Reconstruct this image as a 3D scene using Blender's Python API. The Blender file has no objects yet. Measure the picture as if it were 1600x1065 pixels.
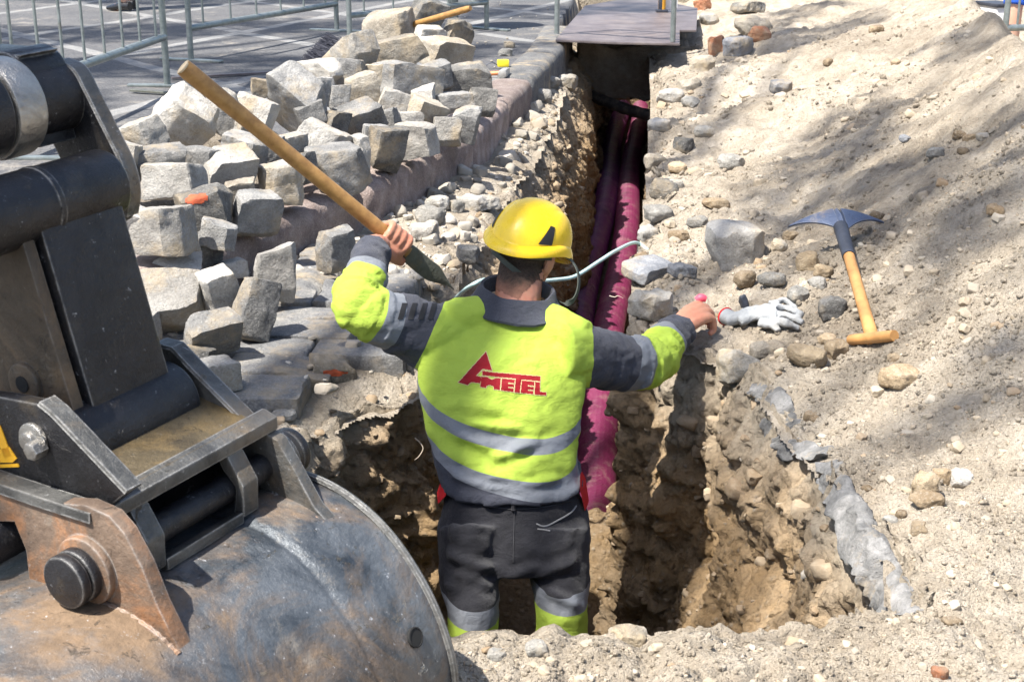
import bpy, bmesh, math, random
import numpy as np
from mathutils import Vector, Matrix, Euler
R = math.radians
scene = bpy.context.scene
COL = scene.collection
rng = np.random.default_rng(11)
random.seed(5)

# ---------------------------------------------------------------- camera
FPX, PITCH, CAMH = 2222.0, R(18.0), 1.25
cam_d = bpy.data.cameras.new("camera")
cam_d.sensor_width = 36.0
cam_d.lens = 36.0 * FPX / 1600.0
cam_d.clip_start = 0.05
cam_d.clip_end = 500.0
cam = bpy.data.objects.new("camera", cam_d)
COL.objects.link(cam)
cam.location = (0, 0, CAMH)
cam.rotation_euler = (R(90) - PITCH, 0, 0)
scene.camera = cam
cam_d.dof.use_dof = True
cam_d.dof.focus_distance = 3.9
cam_d.dof.aperture_fstop = 18.0

# ---------------------------------------------------------------- light
SUN = Vector((0.375, 0.29, -0.88)).normalized()
world = bpy.data.worlds.new("World")
scene.world = world
world.use_nodes = True
wn = world.node_tree
sky = wn.nodes.new("ShaderNodeTexSky")
sky.sky_type = 'NISHITA'
sky.sun_disc = False
sky.sun_elevation = math.asin(-SUN.z)
sky.sun_rotation = math.atan2(-SUN.x, -SUN.y)
sky.air_density = 1.0
sky.dust_density = 2.0
bg = wn.nodes["Background"]
wn.links.new(sky.outputs[0], bg.inputs[0])
bg.inputs[1].default_value = 0.105
sun_d = bpy.data.lights.new("sun", 'SUN')
sun_d.energy = 5.0
sun_d.angle = R(0.6)
sun_d.color = (1.0, 0.955, 0.88)
sun = bpy.data.objects.new("sun", sun_d)
sun.rotation_euler = SUN.to_track_quat('-Z', 'Y').to_euler()
sun.location = (-4, -3, 9)
COL.objects.link(sun)
scene.view_settings.view_transform = 'Standard'
scene.view_settings.look = 'None'
scene.view_settings.exposure = 1.26
scene.view_settings.gamma = 1.0
scene.cycles.max_bounces = 8
scene.cycles.diffuse_bounces = 5
scene.cycles.transparent_max_bounces = 8
scene.cycles.use_denoising = True

# ---------------------------------------------------------------- helpers
CP, SP = math.cos(PITCH), math.sin(PITCH)
def ray(u, v):
    a = (u - 800) / FPX; b = (v - 532.5) / FPX
    return np.array([a, CP - b * SP, -SP - b * CP])
ORG = np.array([0, 0, CAMH])
def at(u, v, z=0.0):
    r = ray(u, v); return ORG + r * ((z - CAMH) / r[2])
def atd(u, v, d):
    return ORG + d * ray(u, v)
def depth(p):
    return p[1] * CP - (p[2] - CAMH) * SP
def ppm(p):
    return FPX / depth(p)

def _hash(ix, iy, iz, s):
    h = (ix * 374761393 + iy * 668265263 + iz * 2147483647 + s * 974634777) & 0xffffffff
    h = ((h ^ (h >> 13)) * 1274126177) & 0xffffffff
    h = ((h ^ (h >> 16)) * 2246822519) & 0xffffffff
    return ((h ^ (h >> 15)) & 0xffffff) / float(0xffffff) * 2 - 1
def vnoise(P, s=0):
    P = np.asarray(P, float)
    I = np.floor(P).astype(np.int64); f = P - I
    w = f * f * f * (f * (f * 6 - 15) + 10)
    out = 0
    for dx in (0, 1):
        wx = w[:, 0] if dx else 1 - w[:, 0]
        for dy in (0, 1):
            wy = w[:, 1] if dy else 1 - w[:, 1]
            for dz in (0, 1):
                wz = w[:, 2] if dz else 1 - w[:, 2]
                out = out + wx * wy * wz * _hash(I[:, 0] + dx, I[:, 1] + dy, I[:, 2] + dz, s)
    return out
def fbm(P, s=0, o=4, gain=0.5, lac=2.03):
    a, t = 1.0, 0
    P = np.asarray(P, float)
    for k in range(o):
        t = t + a * vnoise(P, s + 17 * k); a *= gain; P = P * lac + 3.7
    return t
def billow(P, s=0, o=3):
    a, t = 1.0, 0
    P = np.asarray(P, float)
    for k in range(o):
        t = t + a * np.abs(vnoise(P, s + 31 * k)); a *= 0.5; P = P * 2.1 + 1.3
    return t
def sstep(a, b, x):
    t = np.clip((x - a) / (b - a), 0, 1); return t * t * (3 - 2 * t)

def link(name, me, mat=None, parent=None):
    o = bpy.data.objects.new(name, me)
    COL.objects.link(o)
    if mat is not None:
        for m in (mat if isinstance(mat, (list, tuple)) else [mat]):
            me.materials.append(m)
    if parent is not None:
        o.parent = parent
    return o
def mesh(V, F, smooth=True, mi=None, sharp=None):
    me = bpy.data.meshes.new("m")
    V = np.asarray(V, np.float32)
    if isinstance(F, np.ndarray):
        n, k = F.shape
        me.vertices.add(len(V)); me.vertices.foreach_set("co", V.ravel())
        me.loops.add(n * k); me.loops.foreach_set("vertex_index", F.ravel().astype(np.int32))
        me.polygons.add(n)
        me.polygons.foreach_set("loop_start", (np.arange(n) * k).astype(np.int32))
        me.polygons.foreach_set("loop_total", np.full(n, k, np.int32))
        me.update(calc_edges=True)
    else:
        me.from_pydata([tuple(map(float, v)) for v in V], [], [tuple(int(i) for i in f) for f in F])
    if mi is not None:
        me.polygons.foreach_set("material_index", np.asarray(mi, np.int32))
    me.polygons.foreach_set("use_smooth", np.full(len(me.polygons), smooth, bool))
    me.update()
    if sharp:
        me.set_sharp_from_angle(angle=R(sharp))
    return me
class MB:
    """collects shapes into ONE mesh"""
    def __init__(s): s.V, s.F, s.M, s.n = [], [], [], 0
    def add(s, V, F, m=0):
        V = np.asarray(V, float); s.V.append(V)
        for f in F: s.F.append(tuple(int(i) + s.n for i in f)); s.M.append(m)
        s.n += len(V); return s
    def build(s, name, mat, parent=None, smooth=True, sharp=35):
        me = mesh(np.concatenate(s.V), s.F, smooth, s.M if any(s.M) else None, sharp)
        bm = bmesh.new(); bm.from_mesh(me); bmesh.ops.recalc_face_normals(bm, faces=bm.faces); bm.to_mesh(me); bm.free()
        return link(name, me, mat, parent)
def empty(name, loc=(0, 0, 0)):
    o = bpy.data.objects.new(name, None); COL.objects.link(o); o.location = loc; o.empty_display_size = 0.1
    return o
def tag(o, label, cat, group=None):
    o["label"] = label; o["category"] = cat
    if group: o["group"] = group
    return o
def kind(o, k):
    o["kind"] = k; return o
def frame_from(d, up=(0, 0, 1)):
    d = np.asarray(d, float); d = d / np.linalg.norm(d)
    u = np.asarray(up, float)
    if abs(d @ u) > 0.97: u = np.array([0, 1.0, 0])
    a = np.cross(d, u); a /= np.linalg.norm(a)
    return a, np.cross(a, d)
def loft(rings, closed=True, caps=True):
    """rings: list of (n,3) arrays"""
    n = len(rings[0]); V = np.concatenate(rings); F = []
    for i in range(len(rings) - 1):
        for j in range(n if closed else n - 1):
            k = (j + 1) % n
            F.append((i * n + j, i * n + k, (i + 1) * n + k, (i + 1) * n + j))
    if caps and closed:
        F.append(tuple(range(n - 1, -1, -1))); F.append(tuple((len(rings) - 1) * n + j for j in range(n)))
    return V, F
def spline(P, n):
    """Catmull-Rom through P (m,k) -> n points"""
    P = np.asarray(P, float); m = len(P)
    E = np.vstack([2 * P[0] - P[1], P, 2 * P[-1] - P[-2]])
    t = np.linspace(0, m - 1 - 1e-9, n); i = t.astype(int); f = (t - i)[:, None]
    a, b, c, d = E[i], E[i + 1], E[i + 2], E[i + 3]
    return 0.5 * (2 * b + (c - a) * f + (2 * a - 5 * b + 4 * c - d) * f ** 2 + (3 * b - a - 3 * c + d) * f ** 3)
def tube(P, r, seg=12, up=(0, 0, 1), sq=None):
    """P (n,3); r scalar, (n,) or (n,2) half widths along the two frame axes"""
    P = np.asarray(P, float); n = len(P)
    r = np.asarray(r, float)
    if r.ndim == 0: r = np.full((n, 2), float(r))
    elif r.ndim == 1: r = np.stack([r, r], 1)
    T = np.gradient(P, axis=0)
    a, b = frame_from(T[0], up); rings = []
    an = np.linspace(0, 2 * math.pi, seg, endpoint=False)
    for i in range(n):
        t = T[i] / (np.linalg.norm(T[i]) + 1e-12)
        a = a - t * (a @ t); a /= np.linalg.norm(a); b = np.cross(a, t)
        rings.append(P[i] + np.outer(np.cos(an), a) * r[i, 0] + np.outer(np.sin(an), b) * r[i, 1])
    return rings
def cyl(p, q, r, seg=20, r2=None, bev=0.0):
    p, q = np.asarray(p, float), np.asarray(q, float); r2 = r if r2 is None else r2
    if bev:
        d = (q - p) / np.linalg.norm(q - p)
        P = [p, p + d * bev * .3, p + d * bev, q - d * bev, q - d * bev * .3, q]
        rr = [r - bev, r - bev * .3, r, r2, r2 - bev * .3, r2 - bev]
    else:
        P, rr = [p, q], [r, r2]
    a, b = frame_from(q - p); an = np.linspace(0, 2 * math.pi, seg, endpoint=False)
    rings = [P[i] + (np.outer(np.cos(an), a) + np.outer(np.sin(an), b)) * rr[i] for i in range(len(P))]
    return loft(rings)
def box(c, s, M=None, bev=0.0):
    """box with chamfered edges; M 3x3 axes as columns"""
    c = np.asarray(c, float); h = np.asarray(s, float) / 2
    if bev <= 0:
        V = np.array([[x, y, z] for x in (-1, 1) for y in (-1, 1) for z in (-1, 1)], float) * h
        F = [(0, 1, 3, 2), (4, 6, 7, 5), (0, 4, 5, 1), (2, 3, 7, 6), (0, 2, 6, 4), (1, 5, 7, 3)]
    else:
        bm = bmesh.new(); bmesh.ops.create_cube(bm, size=1.0)
        for v in bm.verts: v.co = Vector((v.co.x * h[0] * 2, v.co.y * h[1] * 2, v.co.z * h[2] * 2))
        bmesh.ops.bevel(bm, geom=bm.edges[:], offset=bev, segments=2, affect='EDGES', profile=0.6)
        bm.verts.index_update(); V = np.array([v.co[:] for v in bm.verts]); F = [tuple(v.index for v in f.verts) for f in bm.faces]; bm.free()
    if M is not None: V = V @ np.asarray(M, float).T
    return V + c, F
def prism(poly, nrm, th, bev=0.0):
    """closed 3D outline extruded by th along nrm, chamfered"""
    poly = [Vector(p) for p in poly]; nv = Vector(nrm).normalized()
    bm = bmesh.new(); vs = [bm.verts.new(p) for p in poly]; f = bm.faces.new(vs)
    r = bmesh.ops.extrude_face_region(bm, geom=[f])
    bmesh.ops.translate(bm, verts=[g for g in r['geom'] if isinstance(g, bmesh.types.BMVert)], vec=nv * th)
    bmesh.ops.recalc_face_normals(bm, faces=bm.faces)
    if bev:
        bmesh.ops.bevel(bm, geom=bm.edges[:], offset=bev, segments=2, affect='EDGES', profile=0.6)
    bm.verts.index_update(); V = np.array([v.co[:] for v in bm.verts]); F = [tuple(v.index for v in q.verts) for q in bm.faces]; bm.free()
    return V, F

# ---------------------------------------------------------------- materials
class NT:
    def __init__(s, name):
        s.m = bpy.data.materials.new(name); s.m.use_nodes = True; s.t = s.m.node_tree
        s.b = s.t.nodes["Principled BSDF"]; s.out = s.t.nodes["Material Output"]
        s.co = s.n("ShaderNodeTexCoord").outputs["Object"]; s.hgt = []
    def n(s, ty, **k):
        q = s.t.nodes.new(ty)
        for a, v in k.items(): setattr(q, a, v)
        return q
    def l(s, a, b): s.t.links.new(a, b)
    def noise(s, scale, detail=5, rough=0.55, dist=0.0, vec=None, stretch=None):
        q = s.n("ShaderNodeTexNoise"); q.inputs["Scale"].default_value = scale; q.inputs["Detail"].default_value = detail
        q.inputs["Roughness"].default_value = rough; q.inputs["Distortion"].default_value = dist
        v = vec or s.co
        if stretch:
            mp = s.n("ShaderNodeMapping"); mp.inputs["Scale"].default_value = stretch; s.l(v, mp.inputs[0]); v = mp.outputs[0]
        s.l(v, q.inputs["Vector"]); return q.outputs[0]
    def voro(s, scale, feature='F1', out=0, rand=1.0):
        q = s.n("ShaderNodeTexVoronoi"); q.feature = feature; q.inputs["Scale"].default_value = scale
        q.inputs["Randomness"].default_value = rand; s.l(s.co, q.inputs["Vector"]); return q.outputs[out]
    def ramp(s, fac, stops, interp='LINEAR'):
        q = s.n("ShaderNodeValToRGB"); q.color_ramp.interpolation = interp
        e = q.color_ramp.elements
        while len(e) < len(stops): e.new(0.5)
        for k, (p, c) in enumerate(stops):
            e[k].position = p; e[k].color = (*c, 1) if len(c) == 3 else c
        s.l(fac, q.inputs[0]); return q.outputs[0]
    def rng(s, fac, a, b, c=0.0, d=1.0):
        q = s.n("ShaderNodeMapRange"); q.inputs[1].default_value = a; q.inputs[2].default_value = b
        q.inputs[3].default_value = c; q.inputs[4].default_value = d; s.l(fac, q.inputs[0]); return q.outputs[0]
    def mix(s, fac, a, b, mode='MIX'):
        q = s.n("ShaderNodeMix", data_type='RGBA', blend_type=mode)
        for sock, v in ((q.inputs[0], fac), (q.inputs[6], a), (q.inputs[7], b)):
            if isinstance(v, (int, float)): sock.default_value = v
            elif isinstance(v, tuple): sock.default_value = (*v, 1)
            else: s.l(v, sock)
        return q.outputs[2]
    def math(s, op, a, b=0.0, c=None):
        q = s.n("ShaderNodeMath", operation=op)
        for i, v in enumerate((a, b) if c is None else (a, b, c)):
            if isinstance(v, (int, float)): q.inputs[i].default_value = v
            else: s.l(v, q.inputs[i])
        return q.outputs[0]
    def xyz(s):
        q = s.n("ShaderNodeSeparateXYZ"); s.l(s.co, q.inputs[0]); return q.outputs
    def bump(s, h, dist, strength=1.0):
        q = s.n("ShaderNodeBump"); q.inputs["Strength"].default_value = strength; q.inputs["Distance"].default_value = dist
        s.l(h, q.inputs["Height"])
        if s.hgt: s.l(s.hgt[-1], q.inputs["Normal"])
        s.hgt.append(q.outputs[0]); s.l(q.outputs[0], s.b.inputs["Normal"])
    def done(s, col=None, rough=0.8, metal=0.0, spec=0.5):
        for key, v in (("Base Color", col), ("Roughness", rough), ("Metallic", metal), ("Specular IOR Level", spec)):
            if v is None: continue
            if isinstance(v, (int, float)): s.b.inputs[key].default_value = v
            elif isinstance(v, tuple): s.b.inputs[key].default_value = (*v, 1)
            else: s.l(v, s.b.inputs[key])
        return s.m
def plain(name, col, rough=0.6, metal=0.0, var=0.25, scale=12, bump=0.0, bscale=200, spec=0.5):
    t = NT(name)
    f = t.noise(scale, 6, 0.6)
    a = tuple(c * (1 - var) for c in col); b = tuple(min(1, c * (1 + var)) for c in col)
    c = t.ramp(f, [(0.3, a), (0.7, b)])
    if bump: t.bump(t.noise(bscale, 4, 0.6), bump)
    r = t.rng(t.noise(scale * 3, 4), 0.3, 0.7, max(0.05, rough - 0.08), min(1, rough + 0.08))
    return t.done(c, r, metal, spec)

def soil_mat(name, lo, mid, hi, fleck=True, bs=1.0):
    t = NT(name)
    big = t.noise(1.7, 6, 0.6, 0.3); med = t.noise(14, 6, 0.65); fine = t.noise(120, 4, 0.7)
    f = t.math('ADD', t.math('MULTIPLY', big, 0.55), t.math('MULTIPLY', med, 0.45))
    c = t.ramp(f, [(0.33, lo), (0.5, mid), (0.66, hi)])
    c = t.mix(t.rng(fine, 0.35, 0.7, 0, 0.45), c, t.mix(0.5, c, (0.10, 0.075, 0.05)))
    if fleck:
        v = t.n("ShaderNodeTexVoronoi"); v.inputs["Scale"].default_value = 85; t.l(t.co, v.inputs["Vector"])
        near = t.rng(v.outputs["Distance"], 0.10, 0.32, 1, 0)
        pick = t.ramp(v.outputs["Color"], [(0.0, (0.30, 0.22, 0.13)), (0.35, (0.55, 0.47, 0.36)), (0.6, (0.33, 0.30, 0.27)), (0.85, (0.62, 0.56, 0.46)), (1.0, (0.42, 0.20, 0.10))])
        c = t.mix(t.math('MULTIPLY', near, 0.55), c, pick)
        t.bump(t.rng(v.outputs["Distance"], 0.0, 0.5, 1, 0), 0.006 * bs)
    t.bump(med, 0.03 * bs); t.bump(t.noise(60, 5, 0.7), 0.010 * bs); t.bump(fine, 0.004 * bs)
    return t.done(c, 0.95, 0, 0.2)
M = {}
M['sand'] = soil_mat("sand", (0.28, 0.232, 0.175), (0.465, 0.40, 0.315), (0.63, 0.56, 0.465))
M['rubble'] = soil_mat("rubble", (0.17, 0.145, 0.115), (0.33, 0.285, 0.23), (0.46, 0.41, 0.345))
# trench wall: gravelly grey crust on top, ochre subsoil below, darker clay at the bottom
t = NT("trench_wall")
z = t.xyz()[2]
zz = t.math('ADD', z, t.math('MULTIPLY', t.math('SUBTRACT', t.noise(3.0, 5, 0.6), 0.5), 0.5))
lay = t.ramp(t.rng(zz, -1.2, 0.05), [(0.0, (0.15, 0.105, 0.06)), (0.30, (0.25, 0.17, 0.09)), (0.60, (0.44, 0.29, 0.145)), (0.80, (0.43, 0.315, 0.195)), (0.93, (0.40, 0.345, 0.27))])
mo = t.noise(9, 7, 0.7); fi = t.noise(55, 6, 0.75)
c = t.mix(t.rng(mo, 0.35, 0.7, 0, 0.7), lay, t.mix(0.6, lay, (0.36, 0.30, 0.23)))
c = t.mix(t.rng(fi, 0.5, 0.75, 0, 0.55), c, (0.10, 0.07, 0.042))
v = t.n("ShaderNodeTexVoronoi"); v.inputs["Scale"].default_value = 38; t.l(t.co, v.inputs["Vector"])
c = t.mix(t.math('MULTIPLY', t.rng(v.outputs["Distance"], 0.12, 0.3, 1, 0), 0.5), c, t.ramp(v.outputs["Color"], [(0.2, (0.40, 0.33, 0.24)), (0.6, (0.25, 0.2, 0.15)), (0.9, (0.5, 0.45, 0.38))]))
t.bump(mo, 0.05); t.bump(fi, 0.015); t.bump(t.rng(v.outputs["Distance"], 0.0, 0.5, 1, 0), 0.012); t.bump(t.noise(180, 4, 0.7), 0.004)
M['trench'] = t.done(c, 0.95, 0, 0.15)

# pavement: grey exposed-aggregate slabs with pale diagonal jointing bands
t = NT("pavement")
sx = t.xyz()
def band(ang, off, per=1.42, w=0.10):
    a = R(ang)
    q = t.math('ADD', t.math('MULTIPLY', sx[0], -math.sin(a)), t.math('MULTIPLY', sx[1], math.cos(a)))
    q = t.math('ADD', q, off)
    q = t.math('PINGPONG', q, per / 2)
    return t.rng(q, w / 2, w / 2 + 0.012, 1, 0)
b1 = band(70, 0.0 + 5.57); b2 = band(-53, -7.9)
bands = t.math('MAXIMUM', b1, b2)
agg = t.voro(95, out=1)
base = t.ramp(agg, [(0.0, (0.03, 0.031, 0.034)), (0.5, (0.085, 0.085, 0.09)), (0.9, (0.16, 0.157, 0.155)), (1.0, (0.26, 0.24, 0.215))])
base = t.mix(0.5, base, t.ramp(t.noise(2.5, 6, 0.65), [(0.3, (0.065, 0.065, 0.07)), (0.7, (0.14, 0.137, 0.134))]))
pale = t.ramp(t.noise(18, 5, 0.7), [(0.3, (0.16, 0.16, 0.16)), (0.7, (0.27, 0.265, 0.255))])
c = t.mix(t.math('MULTIPLY', bands, t.rng(t.noise(6, 4, 0.7), 0.25, 0.5, 0.45, 1.0)), base, pale)
c = t.mix(t.rng(t.noise(4, 7, 0.7), 0.55, 0.72, 0, 0.55), c, (0.36, 0.32, 0.265))
t.bump(t.voro(95), 0.004); t.bump(t.noise(300, 3), 0.002)
M['pavement'] = t.done(c, 0.8, 0, 0.3)

def stone_mat(name, lo, mid, hi, dirt=(0.30, 0.24, 0.16), speck=0.35, bs=1.0):
    t = NT(name)
    oi = t.n("ShaderNodeObjectInfo")
    mp = t.n("ShaderNodeVectorMath", operation='ADD'); t.l(t.co, mp.inputs[0])
    cb = t.n("ShaderNodeCombineXYZ"); r10 = t.math('MULTIPLY', oi.outputs["Random"], 37.0)
    for k in range(3): t.l(r10, cb.inputs[k])
    t.l(cb.outputs[0], mp.inputs[1]); t.co = mp.outputs[0]
    big = t.noise(9, 6, 0.65, 0.4); fine = t.noise(160, 5, 0.75); med = t.noise(38, 6, 0.7)
    c = t.ramp(big, [(0.3, lo), (0.5, mid), (0.68, hi)])
    sh = t.math('MULTIPLY_ADD', oi.outputs["Random"], 0.5, 0.62)
    hv = t.n("ShaderNodeHueSaturation"); t.l(c, hv.inputs["Color"]); t.l(sh, hv.inputs["Value"]); c = hv.outputs[0]
    c = t.mix(t.rng(fine, 0.5, 0.68, 0, speck), c, (0.06, 0.06, 0.06))
    c = t.mix(t.rng(fine, 0.48, 0.30, 0, speck), c, (0.6, 0.58, 0.54))
    c = t.mix(t.rng(t.noise(5, 7, 0.7), 0.50, 0.66, 0, 0.8), c, t.mix(t.rng(med, 0.3, 0.7), dirt, tuple(min(1, x * 1.7) for x in dirt)))
    t.bump(med, 0.014 * bs); t.bump(fine, 0.004 * bs)
    return t.done(c, 0.88, 0, 0.25)
M['sett_pale'] = stone_mat("pale_granite", (0.30, 0.28, 0.25), (0.46, 0.435, 0.395), (0.58, 0.555, 0.51))
M['sett_grey'] = stone_mat("grey_granite", (0.15, 0.15, 0.15), (0.28, 0.275, 0.265), (0.42, 0.405, 0.38))
M['sett_dark'] = stone_mat("dark_granite", (0.09, 0.088, 0.085), (0.16, 0.155, 0.145), (0.30, 0.285, 0.26))
M['sett_tan'] = stone_mat("tan_granite", (0.24, 0.205, 0.16), (0.38, 0.335, 0.27), (0.50, 0.455, 0.38))
M['kerb'] = stone_mat("red_granite_kerb", (0.215, 0.16, 0.142), (0.335, 0.262, 0.235), (0.455, 0.385, 0.35), dirt=(0.15, 0.12, 0.10))
M['cobble'] = stone_mat("worn_cobble", (0.11, 0.112, 0.118), (0.19, 0.19, 0.19), (0.30, 0.285, 0.26))
M['rock_ochre'] = stone_mat("ochre_stone", (0.26, 0.18, 0.10), (0.40, 0.30, 0.19), (0.52, 0.42, 0.30))
M['rock_grey'] = stone_mat("grey_stone", (0.19, 0.185, 0.17), (0.33, 0.315, 0.285), (0.46, 0.44, 0.40))
M['rock_brown'] = stone_mat("brown_stone", (0.14, 0.10, 0.06), (0.25, 0.185, 0.115), (0.36, 0.28, 0.19))
M['rock_blue'] = stone_mat("slate_stone", (0.17, 0.18, 0.20), (0.28, 0.29, 0.31), (0.40, 0.40, 0.41))
M['rock_red'] = stone_mat("brick_shard", (0.28, 0.11, 0.06), (0.42, 0.18, 0.09), (0.5, 0.3, 0.2))

# ---------------------------------------------------------------- terrain shape
RIM = np.array([(1.65, 17), (1.14, 11.6), (0.88, 8.64), (0.61, 6.0), (0.465, 4.8), (0.40, 4.25), (0.385, 4.0), (0.47, 3.86), (0.60, 3.72), (0.66, 3.46), (0.72, 2.97), (0.75, 2.5),
                (0.71, 2.28), (0.4, 2.17), (0.05, 2.15), (-0.3, 2.2), (-0.52, 2.4), (-0.60, 2.9), (-0.56, 3.22), (-0.44, 3.47), (-0.28, 3.60), (-0.25, 4.15),
                (-0.20, 4.8), (-0.06, 6.0), (0.11, 7.19), (0.20, 7.9), (0.46, 11.4), (1.0, 17)])
KY = np.array([-6, 1, 3, 3.9, 4.42, 4.9, 5.52, 6.53, 8.33, 10.11, 11.4, 17, 60])
KX = np.array([-3.4, -2.0, -1.42, -1.12, -0.94, -0.76, -0.50, -0.18, 0.11, 0.36, 0.47, 0.98, 5.0])
def kerb_x(y): return np.interp(y, KY, KX)
RX = RIM[:12][::-1]; LX = RIM[16:]
def rim_r(y): return np.interp(y, RX[:, 1], RX[:, 0])
def rim_dist(x, y):
    """signed distance, negative inside the pit"""
    p = np.stack([x, y], -1); best = np.full(len(x), 1e9); ins = np.zeros(len(x), bool); n = len(RIM)
    for i in range(n):
        a, b = RIM[i], RIM[(i + 1) % n]
        ab = b - a; t = np.clip(((p - a) @ ab) / (ab @ ab), 0, 1)
        d = np.hypot(*(p - a - t[:, None] * ab).T); best = np.minimum(best, d)
        c = (a[1] > y) != (b[1] > y)
        xi = a[0] + (y - a[1]) * ab[0] / (ab[1] if ab[1] else 1e-9)
        ins ^= c & (x < xi)
    return np.where(ins, -best, best)
def macro(x, y):
    """ground height without fine relief"""
    kx = kerb_x(y)
    left = x < kx - 0.12
    zr = np.zeros_like(x)
    # right: spoil ridge
    s = x - (rim_r(y) + 0.16)
    yc = np.clip(y, 2, 13)
    xc = 2.03 + 0.24 * (yc - 5.7) - 0.10 * np.clip(5.5 - yc, 0, 4)
    hr = 0.60 * sstep(1.2, 5.2, y) * (1 - 0.12 * sstep(6.0, 7.6, y)) * (1 - 0.2 * sstep(9, 14, y))
    wd = np.maximum(xc - (rim_r(y) + 0.16), 0.5)
    q = s / wd
    up = np.clip(q, 0, 1); dn = np.clip((x - xc) / 0.45, 0, 1)
    prof = (0.25 * up + 0.75 * up ** 1.5)
    prof = np.where(q > 1, 1 - dn * dn * (3 - 2 * dn) * 1.0, prof)
    z = hr * prof
    # rounded crest
    # foreground berm
    near = (1 - sstep(1.95, 2.3, y)) * 0.02
    near = near + 0.03 * np.exp(-((y - 2.12) / 0.16) ** 2) * np.exp(-((x - 0.0) / 0.45) ** 2)
    z = z + np.where(x > -0.8, near, 0)
    # rubble strip between kerb and trench
    strip = (x < 0.5 * (kx + rim_r(y))) & (y > 4.6)
    z = np.where(strip, -0.035, z)
    cob = (x < 0.2) & (y <= 4.6) & (y > 3.3)
    z = np.where(cob, -0.06, z)
    nearl = (x < -0.3) & (y <= 3.3)
    z = np.where(nearl, -0.05, z)
    return np.where(left, 0.12, z)
def terrain(x, y):
    x = np.atleast_1d(np.asarray(x, float)); y = np.atleast_1d(np.asarray(y, float))
    z = macro(x, y)
    left = x < kerb_x(y) - 0.12
    P = np.stack([x, y, np.zeros_like(x)], -1)
    far = sstep(30, 14, y)
    rel = 0.055 * fbm(P * 1.6, 3, 3) + 0.022 * billow(P * 7, 9, 3) + 0.012 * fbm(P * 22, 5, 3) + 0.006 * billow(P * 55, 7, 2)
    lump = 0.030 * np.maximum(0, vnoise(P * 16, 23)) ** 1.5
    mid = np.where(y < 2.3, 0.8, 0.35)
    amp = np.where((x < 0.5 * (kerb_x(y) + rim_r(y))) & (y > 3.3), 0.45, 1.0)
    d = rim_dist(x, y)
    z2 = z + (rel - 0.02) * amp * far + lump * mid * amp
    z2 = z2 - 0.05 * np.exp(-np.maximum(d, 0) / 0.05) * (np.abs(y) < 16)
    pv = 0.12 + 0.003 * fbm(P * 3, 2, 3)
    return np.where(left, pv, z2)
def hit(u, v, zoff=0.0):
    r = ray(u, v); t = np.linspace(1.2, 20, 1500); P = ORG + t[:, None] * r
    h = terrain(P[:, 0], P[:, 1]) + zoff
    k = np.argmax(P[:, 2] < h)
    return P[k] if P[k, 2] < h[k] else at(u, v, 0)
def tz(x, y): return float(terrain([x], [y])[0])

# ---------------------------------------------------------------- ground sheets
ys = [-8, -5, -3, -1.5, -0.5, 0.2, 0.7, 1.1, 1.35, 1.5]
y = 1.6
while y < 13.5:
    ys.append(y); y += 0.0058 * max(1.0, y / 2.2) ** 1.1
ys += [13.8, 14.3, 15, 16, 18, 21, 25, 30, 40, 60, 90, 140, 220]
ys = np.array(ys)
ss = np.concatenate([[-40, -15, -6, -3, -2, -1.6, -1.3], np.linspace(-1.12, 1.25, 470), [1.45, 1.8, 2.4, 4, 8, 18, 45]])
wy = 0.40 * np.clip(ys, 1.5, 14) + 0.28
X = ss[None, :] * wy[:, None]; Y = np.repeat(ys[:, None], len(ss), 1)
nx = len(ss)
gx, gy = X.ravel(), Y.ravel()
gz = terrain(gx, gy)
gd = rim_dist(gx, gy)
ii, jj = np.meshgrid(np.arange(len(ys) - 1), np.arange(nx - 1), indexing='ij')
q = (ii * nx + jj).ravel()
Q = np.stack([q, q + 1, q + nx + 1, q + nx], 1)
keep = ~(gd[Q] < -0.03).all(1)
Q = Q[keep]
cx = gx[Q].mean(1); cy = gy[Q].mean(1)
isp = cx < kerb_x(cy) - 0.12
def sub(Qs):
    u, inv = np.unique(Qs.ravel(), return_inverse=True)
    return np.stack([gx[u], gy[u], gz[u]], 1), inv.reshape(-1, 4)
V, F = sub(Q[~isp]); kind(link("ground", mesh(V, F), M['sand']), 'structure')
V, F = sub(Q[isp]); kind(link("pavement", mesh(V, F), M['pavement']), 'structure')

# ---------------------------------------------------------------- pit and trench walls
def resample(P, step):
    P = np.vstack([P, P[:1]]); L = np.concatenate([[0], np.cumsum(np.hypot(*np.diff(P, axis=0).T))])
    s = np.arange(0, L[-1], step)
    return np.stack([np.interp(s, L, P[:, 0]), np.interp(s, L, P[:, 1])], 1)
rp = resample(RIM, 0.0105)
k = np.hanning(13); k /= k.sum()
rp = np.stack([np.convolve(np.concatenate([rp[-6:, c], rp[:, c], rp[:6, c]]), k, 'valid') for c in (0, 1)], 1)
rp = rp[rp[:, 1] < 15]
start = np.argmax(np.hypot(*np.diff(np.vstack([rp, rp[:1]]), axis=0).T)) + 1
rp = np.roll(rp, -start, axis=0)
_t = np.gradient(rp, axis=0); _t /= np.linalg.norm(_t, axis=1)[:, None]
_p3 = np.stack([rp[:, 0], rp[:, 1], 0 * rp[:, 0]], 1)
rp = rp + np.stack([_t[:, 1], -_t[:, 0]], 1) * ((0.026 + 0.022 * (rp[:, 1] > 4.3)) * fbm(_p3 * 4.5, 91, 3) + 0.012 * vnoise(_p3 * 22, 93))[:, None]
tg = np.gradient(rp, axis=0); tg /= np.linalg.norm(tg, axis=1)[:, None]
ks = np.hanning(37); ks /= ks.sum()
tg = np.stack([np.convolve(np.pad(tg[:, c], 18, mode='edge'), ks, 'valid') for c in (0, 1)], 1)
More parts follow.
